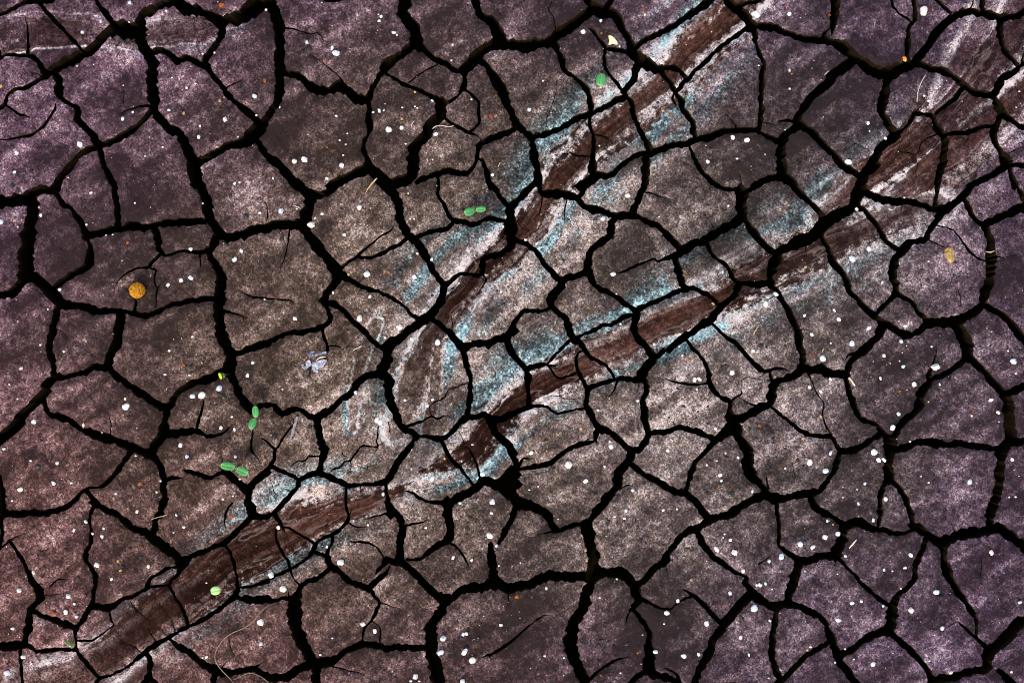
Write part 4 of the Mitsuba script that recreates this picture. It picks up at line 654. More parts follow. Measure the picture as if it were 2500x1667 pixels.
plain('white_a', (0.78, 0.78, 0.84), 0.5, 0.4, 0.14)
plain('white_b', (0.56, 0.66, 0.80), 0.5, 0.4, 0.22)
plain('white_c', (0.70, 0.67, 0.68), 0.55, 0.4, 0.25)
plain('dim_white', (0.36, 0.36, 0.38), 0.6, 0.3, 0.4)
plain('dark_blue', (0.008, 0.010, 0.019), 0.45, 0.5, 0.4)
plain('dark_brown', (0.016, 0.010, 0.008), 0.5, 0.4, 0.4)
plain('rust', (0.16, 0.035, 0.012), 0.6, 0.3, 0.4)
plain('orange', (0.27, 0.078, 0.014), 0.55, 0.3, 0.35)
plain('tan', (0.46, 0.30, 0.12), 0.6, 0.3, 0.3)
plain('tan_lump', (0.44, 0.30, 0.10), 0.5, 0.35, 0.5, 420.0, second=(0.22, 0.165, 0.12))
plain('ball_orange', (0.52, 0.25, 0.022), 0.85, 0.1, 0.5, 900.0, second=(0.20, 0.075, 0.010))
plain('straw', (0.50, 0.38, 0.20), 0.6, 0.3, 0.3)
plain('pale_straw', (0.66, 0.60, 0.56), 0.55, 0.3, 0.2)
plain('root', (0.23, 0.19, 0.14), 0.7, 0.2, 0.3)
plain('stem', (0.30, 0.36, 0.16), 0.5, 0.3, 0.25)
plain('cream', (0.74, 0.70, 0.46), 0.5, 0.4, 0.15)
plain('teal', (0.10, 0.42, 0.40), 0.4, 0.5, 0.2)
plain('flake_blue', (0.10, 0.11, 0.22), 0.4, 0.4, 0.5, 900.0, second=(0.26, 0.30, 0.42))
plain('flake_white', (0.42, 0.47, 0.58), 0.4, 0.4, 0.4, 900.0, second=(0.16, 0.16, 0.30))
plain('flake_edge', (0.72, 0.56, 0.36), 0.4, 0.5, 0.2)
plain('film', (0.22, 0.21, 0.26), 0.5, 0.3, 0.5, 500.0)
plain('amber', (0.52, 0.13, 0.012), 0.18, 0.6, 0.45, 500.0, second=(0.85, 0.42, 0.07))
def leaf_colour(p, n, uv):
    # uv.x runs across the blade from -1 to 1: a pale midrib and faint paler veins
    rib = smoothstep(0.16, 0.03, dr.abs(uv.x))
    vein = smoothstep(0.12, 0.02, dr.abs(dr.abs(uv.x) - 0.45))
    c = mix((0.030, 0.225, 0.072), (0.055, 0.30, 0.10), fbm(p.x * 500, p.y * 500))
    c = mix(c, mi.Color3f(0.17, 0.42, 0.17), dr.clip(rib * 0.7 + 0.15 * vein, 0, 1))
    return mix(c, mi.Color3f(0.20, 0.46, 0.18), smoothstep(0.55, 1.0, dr.abs(uv.y)))
scene['leaf_green'] = {'type': 'principled', 'base_color': proc(leaf_colour), 'roughness': 0.5, 'specular': 0.3}
plain('leaf_pale', (0.33, 0.60, 0.24), 0.45, 0.5, 0.2, 500.0)
plain('leaf_yellow', (0.52, 0.60, 0.03), 0.45, 0.5, 0.15, 500.0)
plain('leaf_dark', (0.035, 0.11, 0.018), 0.45, 0.5, 0.3, 500.0)

# ------------------------------------------------------------------ the crack network
rng = np.random.default_rng(7)
def wob(s, step, seed):
    """broken, angular wandering: straight runs between random knots, about -0.5 to 0.5"""
    r = np.random.default_rng(seed)
    n = max(4, int(s[-1] / step) + 2)
    knots = np.sort(np.linspace(0, s[-1], n) + r.uniform(-.4, .4, n) * s[-1] / n)
    return np.interp(s, knots, r.uniform(-.5, .5, n))

def crack_outline(p, k):
    """one crack, a polyline of (x, y, width): its ragged outline, as hulls of discs along it"""
    p = np.asarray(p, float)
    if len(p) > 2:
        a, b = p[:-1], p[1:]
        q = np.empty((2 * len(a), 3)); q[0::2] = .87 * a + .13 * b; q[1::2] = .13 * a + .87 * b
        p = np.vstack([p[:1], q[1:-1], p[-1:]])
    d = np.r_[0, np.cumsum(np.hypot(*np.diff(p[:, :2], axis=0).T))]
    s = np.linspace(0, d[-1], max(3, int(d[-1] / 0.0007)))
    q = np.stack([np.interp(s, d, p[:, i]) for i in range(3)], 1)
    t = np.gradient(q[:, :2], axis=0); t /= np.linalg.norm(t, axis=1, keepdims=True) + 1e-12
    w = q[:, 2]
    amp = np.minimum(0.0016, 0.0003 + 0.14 * w)
    q[:, :2] += np.stack([-t[:, 1], t[:, 0]], 1) * (amp * (wob(s, 0.007, k) * 1.1 + wob(s, 0.0026, k + 900) * 0.9 + wob(s, 0.0013, k + 1900) * 0.4))[:, None]
    w = np.maximum(w * (1.04 + 0.30 * wob(s, 0.006, k + 300) + 0.5 * wob(s, 0.0024, k + 600) + 0.2 * wob(s, 0.0013, k + 1600)), 0.00022)
    disc = shapely.buffer(shapely.points(q[:, :2]), w / 2, quad_segs=1)
    return shapely.convex_hull(shapely.union(disc[:-1], disc[1:]))

lines = table(CRACKS)
pieces = [crack_outline(l, k) for k, l in enumerate(lines)]
HF = 0.26672
M1 = 0.05                                       # beyond the picture the cracks run on to a ring of cracks, and from there outward
for k, l in enumerate(lines):
    for e, o in ((0, 1), (-1, -2)):
        x, y, w = l[e]
        ox, oy = abs(x) > W2 - .0004, abs(y) > HF - .0004
        if ox or oy:
            d = l[e, :2] - l[o, :2]; d /= np.linalg.norm(d) + 1e-9
            d = d + 1.2 * np.array([np.sign(x) * ox, np.sign(y) * oy]); d /= np.linalg.norm(d)
            L = min((W2 + M1 - abs(x)) / max(abs(d[0]), .2) if ox else 9, (HF + M1 - abs(y)) / max(abs(d[1]), .2) if oy else 9) + .01
            pieces.append(crack_outline([l[e], [*(l[e, :2] + d * L * .5 + rng.normal(0, .004, 2)), w], [*(l[e, :2] + d * L), w]], 2000 + k))
def ring(m, n, w=0.007):
    a, b = W2 + m, HF + m
    c = np.array([[-a, -b], [a, -b], [a, b], [-a, b], [-a, -b]])
    pts = [[*(c[i] + (c[i + 1] - c[i]) * f + rng.normal(0, .012, 2)), w * rng.uniform(.6, 1.3)] for i in range(4) for f in np.arange(0, 1, 1 / n)]
    return pts + [pts[0]]
for i, (m, n) in enumerate(((M1, 14), (0.13, 12), (0.24, 9))): pieces.append(crack_outline(ring(m, n), 3000 + i))
for i in range(46):
    a = i / 46 * 2 * np.pi + rng.normal(0, .03); u = np.array([np.cos(a), np.sin(a)])
    hit = lambda m: u * min((W2 + m) / max(abs(u[0]), 1e-6), (HF + m) / max(abs(u[1]), 1e-6))
    p0, p1, p2 = hit(.045), hit(.13), hit(.25)
    if i % 2: p2 = p1 * 1.02
    pieces.append(crack_outline([[*q, .006] for q in (p0, (p0 + p1) / 2 + rng.normal(0, .01, 2), p1, (p1 + p2) / 2 + rng.normal(0, .01, 2), p2)], 4000 + i))
REACH = box(-W2 - .25, -HF - .25, W2 + .25, HF + .25)
land = REACH.difference(shapely.union_all(np.concatenate(pieces)))
plates = [p.simplify(0.00009) for p in land.geoms if p.area > 5e-6]
plates.sort(key=lambda p: (-round(p.centroid.y / .05), p.centroid.x))

# ------------------------------------------------------------------ the plates: a lipped crust with ragged walls
def swell(x, y):
    return 0.0022 * (meshkit.fbm(np.stack([x * 13, y * 13, 0 * x], -1), 3, 5) - 0.5)
DEPTH, CELL, LIP = 0.055, 0.003, 0.0006
def triangulate(poly):
    rings = [np.array(poly.exterior.coords)[:-1]] + [np.array(r.coords)[:-1] for r in poly.interiors]
    v = np.vstack(rings)
    return v, mapbox_earcut.triangulate_float64(v, np.cumsum([len(r) for r in rings]).astype(np.uint32)).reshape(-1, 3).astype(int)
def polygons(g):
    return [q for q in getattr(g, 'geoms', [g]) if q.geom_type == 'Polygon' and q.area > 1e-10]

def plate_mesh(poly, seed):
    r = np.random.default_rng(seed)
    lift, tx, ty = r.normal(0, .0005), *r.normal(0, .012, 2)
    c = poly.centroid
    edge = poly.boundary
    def top_z(xy, d):
        return swell(xy[:, 0], xy[:, 1]) + lift + tx * (xy[:, 0] - c.x) + ty * (xy[:, 1] - c.y) - 0.0012 * np.exp(-(d / 0.0018) ** 2) + 0.0008 * np.exp(-((d - .005) / 0.004) ** 2)
    V, F, n = [], [], 0
    def add(v, f):
        nonlocal n
        V.append(v); F.append(f + n); n += len(v)
    inner = poly.buffer(-LIP, quad_segs=2)
    flat = []
    for q in polygons(inner):
        x0, y0, x1, y1 = q.bounds
        gx, gy = np.meshgrid(np.arange(math.floor(x0 / CELL), math.ceil(x1 / CELL)), np.arange(math.floor(y0 / CELL), math.ceil(y1 / CELL)))
        gx, gy = gx.ravel() * CELL, gy.ravel() * CELL
        cells = shapely.box(gx, gy, gx + CELL, gy + CELL)
        shapely.prepare(q)
        full = shapely.contains(q, cells)
        if full.any():
            a, b = gx[full], gy[full]
            v = np.stack([np.stack([a, b], 1), np.stack([a + CELL, b], 1), np.stack([a + CELL, b + CELL], 1), np.stack([a, b + CELL], 1)], 1).reshape(-1, 2)
            i = np.arange(len(a))[:, None] * 4
            flat.append((v, np.vstack([i + [0, 1, 2], i + [0, 2, 3]])))
        part = ~full & shapely.intersects(q, cells)
        for g in shapely.intersection(q, cells[part]):
            for h in polygons(g): flat.append(triangulate(h))
    for h in polygons(poly.difference(inner)): flat.append(triangulate(h))
    off = np.cumsum([0] + [len(v) for v, _ in flat])
    v2, f2 = np.vstack([v for v, _ in flat]), np.vstack([f + o for (_, f), o in zip(flat, off)])
    key, idx = np.unique(np.round(v2 * 1e7).astype(np.int64), axis=0, return_inverse=True)
    v2, f2 = key / 1e7, idx.ravel()[f2]
    f2 = f2[(f2[:, 0] != f2[:, 1]) & (f2[:, 1] != f2[:, 2]) & (f2[:, 0] != f2[:, 2])]
    area = np.cross(v2[f2[:, 1]] - v2[f2[:, 0]], v2[f2[:, 2]] - v2[f2[:, 0]])
    f2[area < 0] = f2[area < 0][:, ::-1]
    d = shapely.distance(shapely.points(v2), edge)
    add(np.column_stack([v2, top_z(v2, d)]), f2)
    for ri, rg in enumerate([poly.exterior, *poly.interiors]):
        xy = np.array(rg.coords)[:-1]
        if rg.is_ccw != (ri == 0): xy = xy[::-1]
        m = len(xy)
        rows = []
        for k, (z, amp) in enumerate(((0, 0), (-.003, .0003), (-.009, .0005), (-.022, .0007), (-DEPTH, .0012))):
            if k == 0: rows.append(np.column_stack([xy, top_z(xy, np.zeros(m))])); continue
            q = np.column_stack([xy * 105, np.full(m, k * 3.7)])
            shift = np.stack([meshkit.fbm(q, 3, 11 + k), meshkit.fbm(q + 40, 3, 23 + k)], 1) - 0.5
            rows.append(np.column_stack([xy + 2 * amp * shift, np.full(m, z)]))
        i = np.arange(m); j = (i + 1) % m
        f = [np.column_stack([k * m + i, (k + 1) * m + i, (k + 1) * m + j]) for k in range(4)] + [np.column_stack([k * m + i, (k + 1) * m + j, k * m + j]) for k in range(4)]
        add(np.vstack(rows), np.vstack(f))
    return np.vstack(V), np.vstack(F)

def upright(entry, key, **more):
    scene[key] = {**entry, **more}
def numbered(name, taken=scene):
    if name not in taken and name not in labels: return name
    i = 1
    while f'{name}_{i:03d}' in taken or f'{name}_{i:03d}' in labels: i += 1
    return f'{name}_{i:03d}'

labels['ground'] = {'label': 'dry dark mud flat split into plates by deep black cracks', 'kind': 'structure'}
hole = REACH.buffer(-0.012)
v2, f2 = triangulate(Polygon([(-150, -150), (150, -150), (150, 150), (-150, 150)], [list(hole.exterior.coords)]))
ar = np.cross(v2[f2[:, 1]] - v2[f2[:, 0]], v2[f2[:, 2]] - v2[f2[:, 0]])
f2[ar < 0] = f2[ar < 0][:, ::-1]
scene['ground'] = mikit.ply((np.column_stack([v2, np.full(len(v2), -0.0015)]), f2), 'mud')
gx, gy = np.meshgrid(np.linspace(-W2 - .26, W2 + .26, 260), np.linspace(-HF - .26, HF + .26, 200))
gz = -DEPTH + 0.004 + 0.018 * (meshkit.fbm(np.stack([gx * 110, gy * 110, 0 * gx], -1), 4, 3) - 0.5)
i = (np.arange(199)[:, None] * 260 + np.arange(259)).ravel()
scene['ground__crack_bed'] = mikit.ply((np.stack([gx, gy, gz], -1).reshape(-1, 3), np.stack([i, i + 1, i + 261, i + 260], 1)), 'soil', smooth=True)
labels['ground__crack_bed'] = {'label': 'soil at the bottom of the cracks, crack shade in its dark colour'}
frame = box(-W2, -HF, W2, HF)
far_v, far_f, far_n = [], [], 0
shown = []
for k, p in enumerate(plates):
    v, f = plate_mesh(p, 100 + k)
    if p.intersects(frame):
        key = numbered('ground__mud_plate')
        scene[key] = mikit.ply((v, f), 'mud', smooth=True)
        shown.append(p)
    else:
        far_v.append(v); far_f.append(f + far_n); far_n += len(v)
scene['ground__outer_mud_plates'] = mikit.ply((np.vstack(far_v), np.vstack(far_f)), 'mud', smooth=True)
labels['ground__outer_mud_plates'] = {'label': 'more cracked mud plates beyond the edge of the picture', 'kind': 'stuff'}
tree = shapely.STRtree(shown)

def on_mud(x, y, inset=0.0):
    """the nearest spot that lies on a plate, and its height"""
    pt = Point(x, y)
    p = shown[int(tree.nearest(pt))]
    if not p.contains(pt):
        q = shapely.ops.nearest_points(p, pt)[0] if inset == 0 else shapely.ops.nearest_points(p.buffer(-inset) if not p.buffer(-inset).is_empty else p, pt)[0]
        x, y = q.x, q.y
    return x, y, float(swell(np.array([x]), np.array([y]))[0])
import shapely.ops

# ------------------------------------------------------------------ finds lying on the mud
def px(x, y):                                  # a spot read off the 2500 px wide plan photograph -> metres
    return (x - 1250) * 3.2e-4, (833.5 - y) * 3.2e-4

def tube(pts, r, sides=7):
    p = np.asarray(pts, float)
    d = np.r_[0, np.cumsum(np.linalg.norm(np.diff(p, axis=0), axis=1))]
    s = np.linspace(0, d[-1], max(4, int(d[-1] / 0.0012)))
    if len(p) > 2:
        from scipy.interpolate import CubicSpline
        p = CubicSpline(d, p)(s)
    else: p = np.stack([np.interp(s, d, p[:, i]) for i in range(3)], 1)
    rad = np.interp(s / s[-1], np.linspace(0, 1, len(r)), r)
    t = np.gradient(p, axis=0); t /= np.linalg.norm(t, axis=1, keepdims=True)
    a = np.cross(t, [0, 0, 1.0]); a /= np.linalg.norm(a, axis=1, keepdims=True) + 1e-9
    b = np.cross(a, t)
    g = np.arange(sides) / sides * 2 * np.pi
    v = p[:, None] + rad[:, None, None] * (np.cos(g)[None, :, None] * a[:, None] + np.sin(g)[None, :, None] * b[:, None])
    n = len(p)
    i, j = np.meshgrid(np.arange(n - 1), np.arange(sides), indexing='ij')
    q = np.stack([i * sides + j, i * sides + (j + 1) % sides, (i + 1) * sides + (j + 1) % sides, (i + 1) * sides + j], -1).reshape(-1, 4)
    f = np.vstack([q[:, [0, 2, 1]], q[:, [0, 3, 2]]])
    v = np.vstack([v.reshape(-1, 3), p[:1], p[-1:]])
    m = np.arange(sides)
    f = np.vstack([f, np.stack([m, (m + 1) % sides, 0 * m + n * sides], 1), np.stack([(n - 1) * sides + (m + 1) % sides, (n - 1) * sides + m, 0 * m + n * sides + 1], 1)])
    return v, f

def put(name, mesh, mat, label, cat, group=None, smooth=True, **kw):
    key = numbered(name)
    scene[key] = mikit.ply(mesh, mat, smooth=smooth, **kw)
    labels[key] = {'label': label, 'category': cat, **({'group': group} if group else {})}
    return key
def part(parent, name, mesh, mat, smooth=True, label=None, **kw):
    key = numbered(parent + '__' + name)
    scene[key] = mikit.ply(mesh, mat, smooth=smooth, **kw)
    if label: labels[key] = {'label': label}
    return key
def thing(name, label, cat, group=None):
    key = numbered(name)
    labels[key] = {'label': label, 'category': cat, **({'group': group} if group else {})}
    return key

def stone(seed, rough=0.22, detail=2, flat=1.0):
    m = trimesh.creation.icosphere(subdivisions=detail)
    v = np.array(m.vertices)
    v = v * (1 + rough * 2 * (meshkit.fbm(v * 1.5 + seed * 5.1, 3, seed) - 0.5))[:, None]
    v[:, 2] *= flat
    return v, np.array(m.faces)

LAND = []                                      # (x, y, words) of the finds, for telling grains apart
def mark(x, y, words): LAND.append((x, y, words))

# the orange ball
x, y, z = on_mud(*px(338.6, 709.4))
v, f = stone(3, 0.10, 5)
v = v * (1 + 0.22 * (meshkit.fbm(v * 6, 4, 9) - 0.5) - 0.09 * np.clip(meshkit.noise(v * 6.5, 4) - 0.58, 0, 1) * 4)[:, None]
put('clay_ball', (v * 0.0060 + [x, y, z + 0.0052], f), 'ball_orange', 'round rough orange ball with dark pits on a mud plate', 'clay ball')
mark(x, y, 'the orange ball')
# the tan lump, two lobes
x, y, z = on_mud(*px(2316, 624))
def lump(blobs, k=0.0016):
    import manifold3d as m3
    body = None
    for bx, by, bz, r in blobs:
        s = m3.Manifold.sphere(r, 32).translate((bx, by, bz))
        body = s if body is None else body + s
    m = body.refine_to_length(0.0006).to_mesh()
    t = trimesh.Trimesh(m.vert_properties[:, :3], m.tri_verts)
    trimesh.smoothing.filter_taubin(t, iterations=18)
    v = np.array(t.vertices)
    v = v + (k * 1.1 * (meshkit.fbm(v * 420, 3, 6) - 0.5))[:, None] * np.array(t.vertex_normals)
    return v, np.array(t.faces)
v, f = lump([(.0006, .0038, .0012, .0032), (.0009, -.0026, .0018, .0031), (-.0010, .0008, .0016, .0033), (-.0016, .0034, .0008, .0022), (.0016, .0008, .0010, .0024)])
put('pebble', (v + [x, y, z], f), 'tan_lump', 'golden tan lump of two lobes on a grey plate at the right', 'pebble')
mark(x, y, 'the golden tan lump')
# amber seed at the meeting of cracks
x, y, z = on_mud(*px(1850 + 1245 / 3.4846, 145))
v, f = stone(8, 0.06, 3)
put('seed', (v * [.0015, .0024, .0015] @ np.array([[.94, .34, 0], [-.34, .94, 0], [0, 0, 1]]) + [x, y, z + .0011], f), 'amber', 'glossy amber orange seed on the lip of a wide crack', 'seed')
mark(x, y, 'the amber seed')

# the cream shell chip: a bent, pointed triangle
def chip(outline, thick, bend, seed):
    poly = Polygon(outline)
    v, f = trimesh.creation.triangulate_polygon(poly.segmentize(0.0006), engine='earcut') if False else triangulate(poly.segmentize(0.0007))
    ar = np.cross(v[f[:, 1]] - v[f[:, 0]], v[f[:, 2]] - v[f[:, 0]]); f[ar < 0] = f[ar < 0][:, ::-1]
    m = trimesh.creation.extrude_triangulation(v, f, thick)
    m = m.subdivide().subdivide()
    w = np.array(m.vertices)
    c = w[:, :2].mean(0)
    w[:, 2] += bend * ((w[:, 0] - c[0]) ** 2 + 0.5 * (w[:, 1] - c[1]) ** 2) + 0.0006 * (meshkit.noise(w * 500 + seed) - 0.5)
    return w, np.array(m.faces)
def px_poly(o, pts): return [px(o[0] + a / 3.4846, o[1] + b / 3.4846) for a, b in pts]
o = px_poly((1200, 0), [(993, 312), (1012, 306), (1040, 326), (1068, 362), (1072, 384), (1055, 384), (1028, 376), (1002, 390), (994, 384), (1001, 352)])
x, y, z = on_mud(*np.mean(o, 0))
w, f = chip(o, .0007, 22, 1); w[:, 2] += z + .0004
put('shell_chip', (w, f), 'cream', 'cream white triangular chip beside a crack near the top', 'shell chip', smooth=35)
mark(x, y, 'the cream chip')

# the crumpled bluish flake, four pieces of one thin shell
fl = thing('shell_flake', 'crumpled thin bluish white flake with an orange rim', 'shell flake')
fx, fy, fz = on_mud(*px(600 + 590 / 3.4846, 800 + 280 / 3.4846))
for k, (pts, mat, h, bend) in enumerate((
        ([(525, 230), (545, 205), (590, 198), (640, 205), (690, 200), (692, 222), (650, 232), (610, 240), (575, 248), (540, 245)], 'flake_blue', .0006, 30),
        ([(475, 318), (500, 300), (540, 270), (556, 290), (560, 320), (530, 340), (505, 358), (482, 340)], 'flake_white', .0005, 40),
        ([(565, 305), (600, 285), (650, 268), (690, 270), (694, 290), (668, 318), (655, 345), (620, 350), (600, 375), (580, 378), (566, 345)], 'flake_white', .0006, 45))):
    o = px_poly((600, 800), pts)
    w, f = chip(o, .00035, bend, 5 + k); w[:, 2] += fz + h - .0003 + 0.0026 * (meshkit.fbm(w * 480, 3, 8 + k) - .4)
    part(fl, 'shell_piece', (w, f), mat, smooth=35)
arc = [(*px(600 + a / 3.4846, 800 + b / 3.4846), fz + .0028) for a, b in ((605, 280), (620, 262), (648, 250), (686, 250))]
part(fl, 'rim', tube(arc, [.0002, .0005, .0006, .0002]), 'flake_edge', label='pale orange rim of the flake')
mark(fx, fy, 'the bluish flake')

# a torn film of dry algae lying over a small crack
o = px_poly((600, 800), [(430, 752), (448, 758), (440, 800), (422, 850), (408, 905), (385, 960), (372, 958), (388, 900), (398, 860), (408, 820), (424, 790)])
x, y, z = on_mud(*np.mean(o, 0))
w, f = chip(o, .0002, 3, 9); w[:, 2] += z + .0010
put('dry_film', (w, f), 'film', 'narrow grey lilac strip of dry film across a small crack', 'film', smooth=35)
mark(x, y, 'the lilac film strip')

# seedlings: two fleshy seed leaves on a short stem
def leaf_mesh(cx, cy, z, length, width, ang, tilt=0.0, cut=False, half=False):
    """a thick rounded blade with a groove along its middle; uv = (across, along), each -1..1"""
    m = trimesh.creation.icosphere(subdivisions=4)
    v = np.array(m.vertices)
    s, t = v[:, 1].copy(), v[:, 0].copy()          # across, along
    sq = np.sign(t) * np.abs(t) ** 0.86
    zz = v[:, 2] * 0.28 - 0.10 * np.exp(-(s / 0.12) ** 2) * (v[:, 2] > 0) + 0.10 * s ** 2
    a, b = sq * length / 2, np.sign(s) * np.abs(s) ** 0.9 * width / 2
    if half: b = np.where(b < 0, b * 0.22, b)
    zz = zz * width + tilt * a - 0.0 * b
    c_, s_ = math.cos(ang), math.sin(ang)
    return np.column_stack([cx + a * c_ - b * s_, cy + a * s_ + b * c_, z + zz]), np.array(m.faces), np.column_stack([s, t])
def lifted(x, y, h): return x * (1 - h / CAM_Z), y * (1 - h / CAM_Z)   # where a thing seen at a spot of the plan stands when it is h above it (the plan photograph was taken from CAM_Z)
def seedling(label, leaves, foot, h=0.010, mat='leaf_green', where='', tilt=.12):
    t = thing('seedling', label, 'seedling')
    fx, fy = px(*foot); _, _, fz = on_mud(fx, fy)
    fx, fy = lifted(fx, fy, h * .5)
    centre = np.mean([px(a, b) for a, b, *_ in leaves], 0)
    for i, (a, b, ln, wd, ang, *more) in enumerate(leaves):
        cx, cy = lifted(*px(a, b), h)
        v, f, uv = leaf_mesh(cx, cy, h + fz, ln * 3.2e-4, wd * 3.2e-4, math.radians(ang), half='half' in more)
        out = (v[:, :2] - lifted(*centre, h)) @ (np.array([cx, cy]) - lifted(*centre, h)) / 0.003 if len(leaves) > 1 else 0
        v[:, 2] += tilt * out
        part(t, 'leaf', (v, f), mat, uv=uv)
    tip = lifted(*centre, h)
    part(t, 'stem', tube([(fx, fy, fz - .004), ((fx + tip[0]) / 2, (fy + tip[1]) / 2, fz + h * .55), (*tip, fz + h - .0006)], [.0006, .00055, .0005]), 'stem')
    mark(*px(*foot), where)
k = 1 / 3.4846
seedling('single green seed leaf with a cut straight side near the top centre', [(1200 + 932 * k, 680 * k, 31, 24, 80)], (1200 + 940 * k, 735 * k), where='the single half leaf seedling')
seedling('green seedling with two seed leaves lying side by side above a crack', [(600 + 1903 * k, 400 + 409 * k, 25, 20, 16), (600 + 1999 * k, 400 + 388 * k, 24, 15, 4)], (600 + 1952 * k, 400 + 398 * k), where='the side by side seedling')
seedling('green seedling with two upright seed leaves one above the other over a crack', [(2175 * k, 800 + 713 * k, 28, 16.5, 92), (2150 * k, 800 + 815 * k, 27, 18, 70)], (2166 * k, 800 + 765 * k), where='the upright pair seedling')
seedling('largest green seedling with two seed leaves slanting down to the right', [(1940 * k, 800 + 1175 * k, 34, 20, -10), (2065 * k, 800 + 1218 * k, 31, 20, -20)], (2003 * k, 800 + 1195 * k), where='the slanting seedling')
seedling('pale green round seed leaf on the brown silt streak', [(1835 * k, 1217 + 780 * k, 25, 21, 10)], (1828 * k, 1217 + 822 * k), mat='leaf_pale', where='the pale round seedling')
seedling('tiny dark green sprout rising from a crack at the lower left', [(580 * k, 1217 + 1222 * k, 19, 9, -40), (622 * k, 1217 + 1242 * k, 13, 8, 20)], (612 * k, 1217 + 1240 * k), h=.004, mat='leaf_dark', where='the dark sprout')
t = thing('sprout', 'bright yellow tip of a sprout in a black crack', 'sprout')
cx, cy = px(1874 * k, 800 + 410 * k)
v, f, uv = leaf_mesh(cx, cy, .0, .0052, .0023, math.radians(112)); part(t, 'leaf', (v, f), 'leaf_yellow', uv=uv)
cx, cy = px(1896 * k, 800 + 404 * k)
v, f, uv = leaf_mesh(cx, cy, -.0015, .0045, .0026, math.radians(120)); part(t, 'leaf', (v, f), 'leaf_dark', uv=uv, label='dark green folded half of the sprout')
part(t, 'stem', tube([(cx, cy, -.03), (cx + .0004, cy + .0003, -.012), (cx - .0003, cy, -.001)], [.0006, .0006, .0005]), 'stem')
mark(cx, cy, 'the yellow sprout')

# straws, fibres and slivers
def fibre(name, tile, pts, r, mat, label, cat, lift=.0009, near=None):
    P = []
    for i, (a, b) in enumerate(pts):
        x, y = px(tile[0] + a * k, tile[1] + b * k)
        P.append((x, y, float(swell(np.array([x]), np.array([y]))[0]) + lift + .0006 * math.sin(i * 2.1)))
    put(name, tube(P, r), mat, label, cat)
    mark(*P[len(P) // 2][:2], 'the ' + near) if near else None
fibre('straw', (600, 400), [(1025, 242), (1060, 190), (1092, 150), (1117, 125)], [.0002, .0006, .0008, .0005], 'straw', 'tan straw bit with one end over a wide crack', 'straw', .0014, near='tan straw')
fibre('straw', (600, 800), [(915, 190), (990, 155)], [.0003, .0003], 'pale_straw', 'thin pale straw left of the vertical crack in the middle', 'straw', near='thin pale straw')
fibre('straw', (1850, 800), [(772, 424), (798, 455), (824, 492)], [.0006, .0007, .0006], 'pale_straw', 'short pinkish white straw beside a crack right of centre', 'straw', near='pinkish straw')
fibre('straw', (1850, 1217), [(775, 420), (808, 380), (842, 343)], [.0003, .0008, .0004], 'pale_straw', 'white pointed straw on a plate at the lower right', 'straw', near='pointed white straw')
fibre('straw', (1850, 400), [(-40, 1450), (-22, 1420), (8, 1375)], [.0003, .0004, .0003], 'straw', 'thin yellowish straw beside the crack under the right streak', 'straw', near='yellowish straw')
fibre('straw', (600, 0), [(2146, 1422), (2166, 1384)], [.0003, .0003], 'straw', 'tiny tan straw on a plate left of the upper streak', 'straw', near='tiny tan straw')
fibre('straw', (1850, 400), [(1940, 748), (1975, 752), (2012, 738)], [.0004, .0006, .0003], 'straw', 'brownish straw bit bridging the wide crack at the right', 'straw', near='bridging straw')
fibre('straw', (1850, 800), [(545, 205), (552, 188), (562, 172)], [.0003, .0005, .0003], 'straw', 'tiny tan straw above a large white grain right of centre', 'straw', near='tan straw speck')
fibre('straw', (0, 800), [(712, 808), (713, 850)], [.0004, .0005], 'pale_straw', 'short white straw on the edge of a crack at the left', 'straw', .0006, near='short white straw')
fibre('straw', (0, 800), [(172, 358), (186, 340), (196, 332)], [.0003, .0005, .0004], 'pale_straw', 'bent white straw bit on the left edge plate', 'straw', near='bent straw')
fibre('root_fibre', (0, 1217), [(2290, 905), (2200, 985), (2100, 1085), (2020, 1120), (1930, 1170), (1862, 1250), (1830, 1340), (1862, 1420), (1930, 1500), (1990, 1565)], [.0002, .00035, .0004, .0004, .0004, .0004, .0003], 'root', 'long curved pale root fibre hooking down over a crack at the bottom left', 'root fibre', near='curved root fibre')
fibre('root_fibre', (0, 1217), [(1990, 1535), (2060, 1500), (2130, 1482), (2200, 1500), (2270, 1545), (2290, 1580)], [.0002, .0003, .0003, .0002], 'root', 'short arched root fibre at the bottom edge', 'root fibre')
fibre('root_fibre', (0, 1217), [(1290, 175), (1370, 150), (1430, 132), (1482, 100)], [.0002, .0003, .0003, .0002], 'straw', 'thin golden fibre across a vertical crack at the lower left', 'root fibre', .0012, near='golden fibre')
fibre('root_fibre', (600, 0), [(1590, 1098), (1660, 1072), (1710, 1078), (1772, 1070)], [.0003, .0003, .0003, .0002], 'pale_straw', 'pale fibre leaving a wide crack left of the centre top', 'root fibre', near='pale fibre')
fibre('root_fibre', (600, 0), [(1412, 1086), (1420, 1050), (1440, 1028), (1466, 1004)], [.0002, .0003, .0002], 'pale_straw', 'fine pale hair beside two white grains', 'root fibre', near='fine pale hair')
fibre('root_fibre', (1850, 0), [(1352, 872), (1356, 800), (1382, 720), (1426, 640)], [.0002, .0003, .0003, .0002], 'pale_straw', 'long fine white hair on a violet plate at the upper right', 'root fibre', near='long white hair')
fibre('root_fibre', (1850, 0), [(566, 642), (588, 618), (606, 606)], [.0002, .0003, .0002], 'pale_straw', 'short white hair beside the diagonal crack at the upper right', 'root fibre')
fibre('root_fibre', (1200, 0), [(1028, 1546), (1060, 1556), (1096, 1560)], [.0002, .0003, .0002], 'pale_straw', 'short pale fibre under a white salt margin in the middle', 'root fibre')
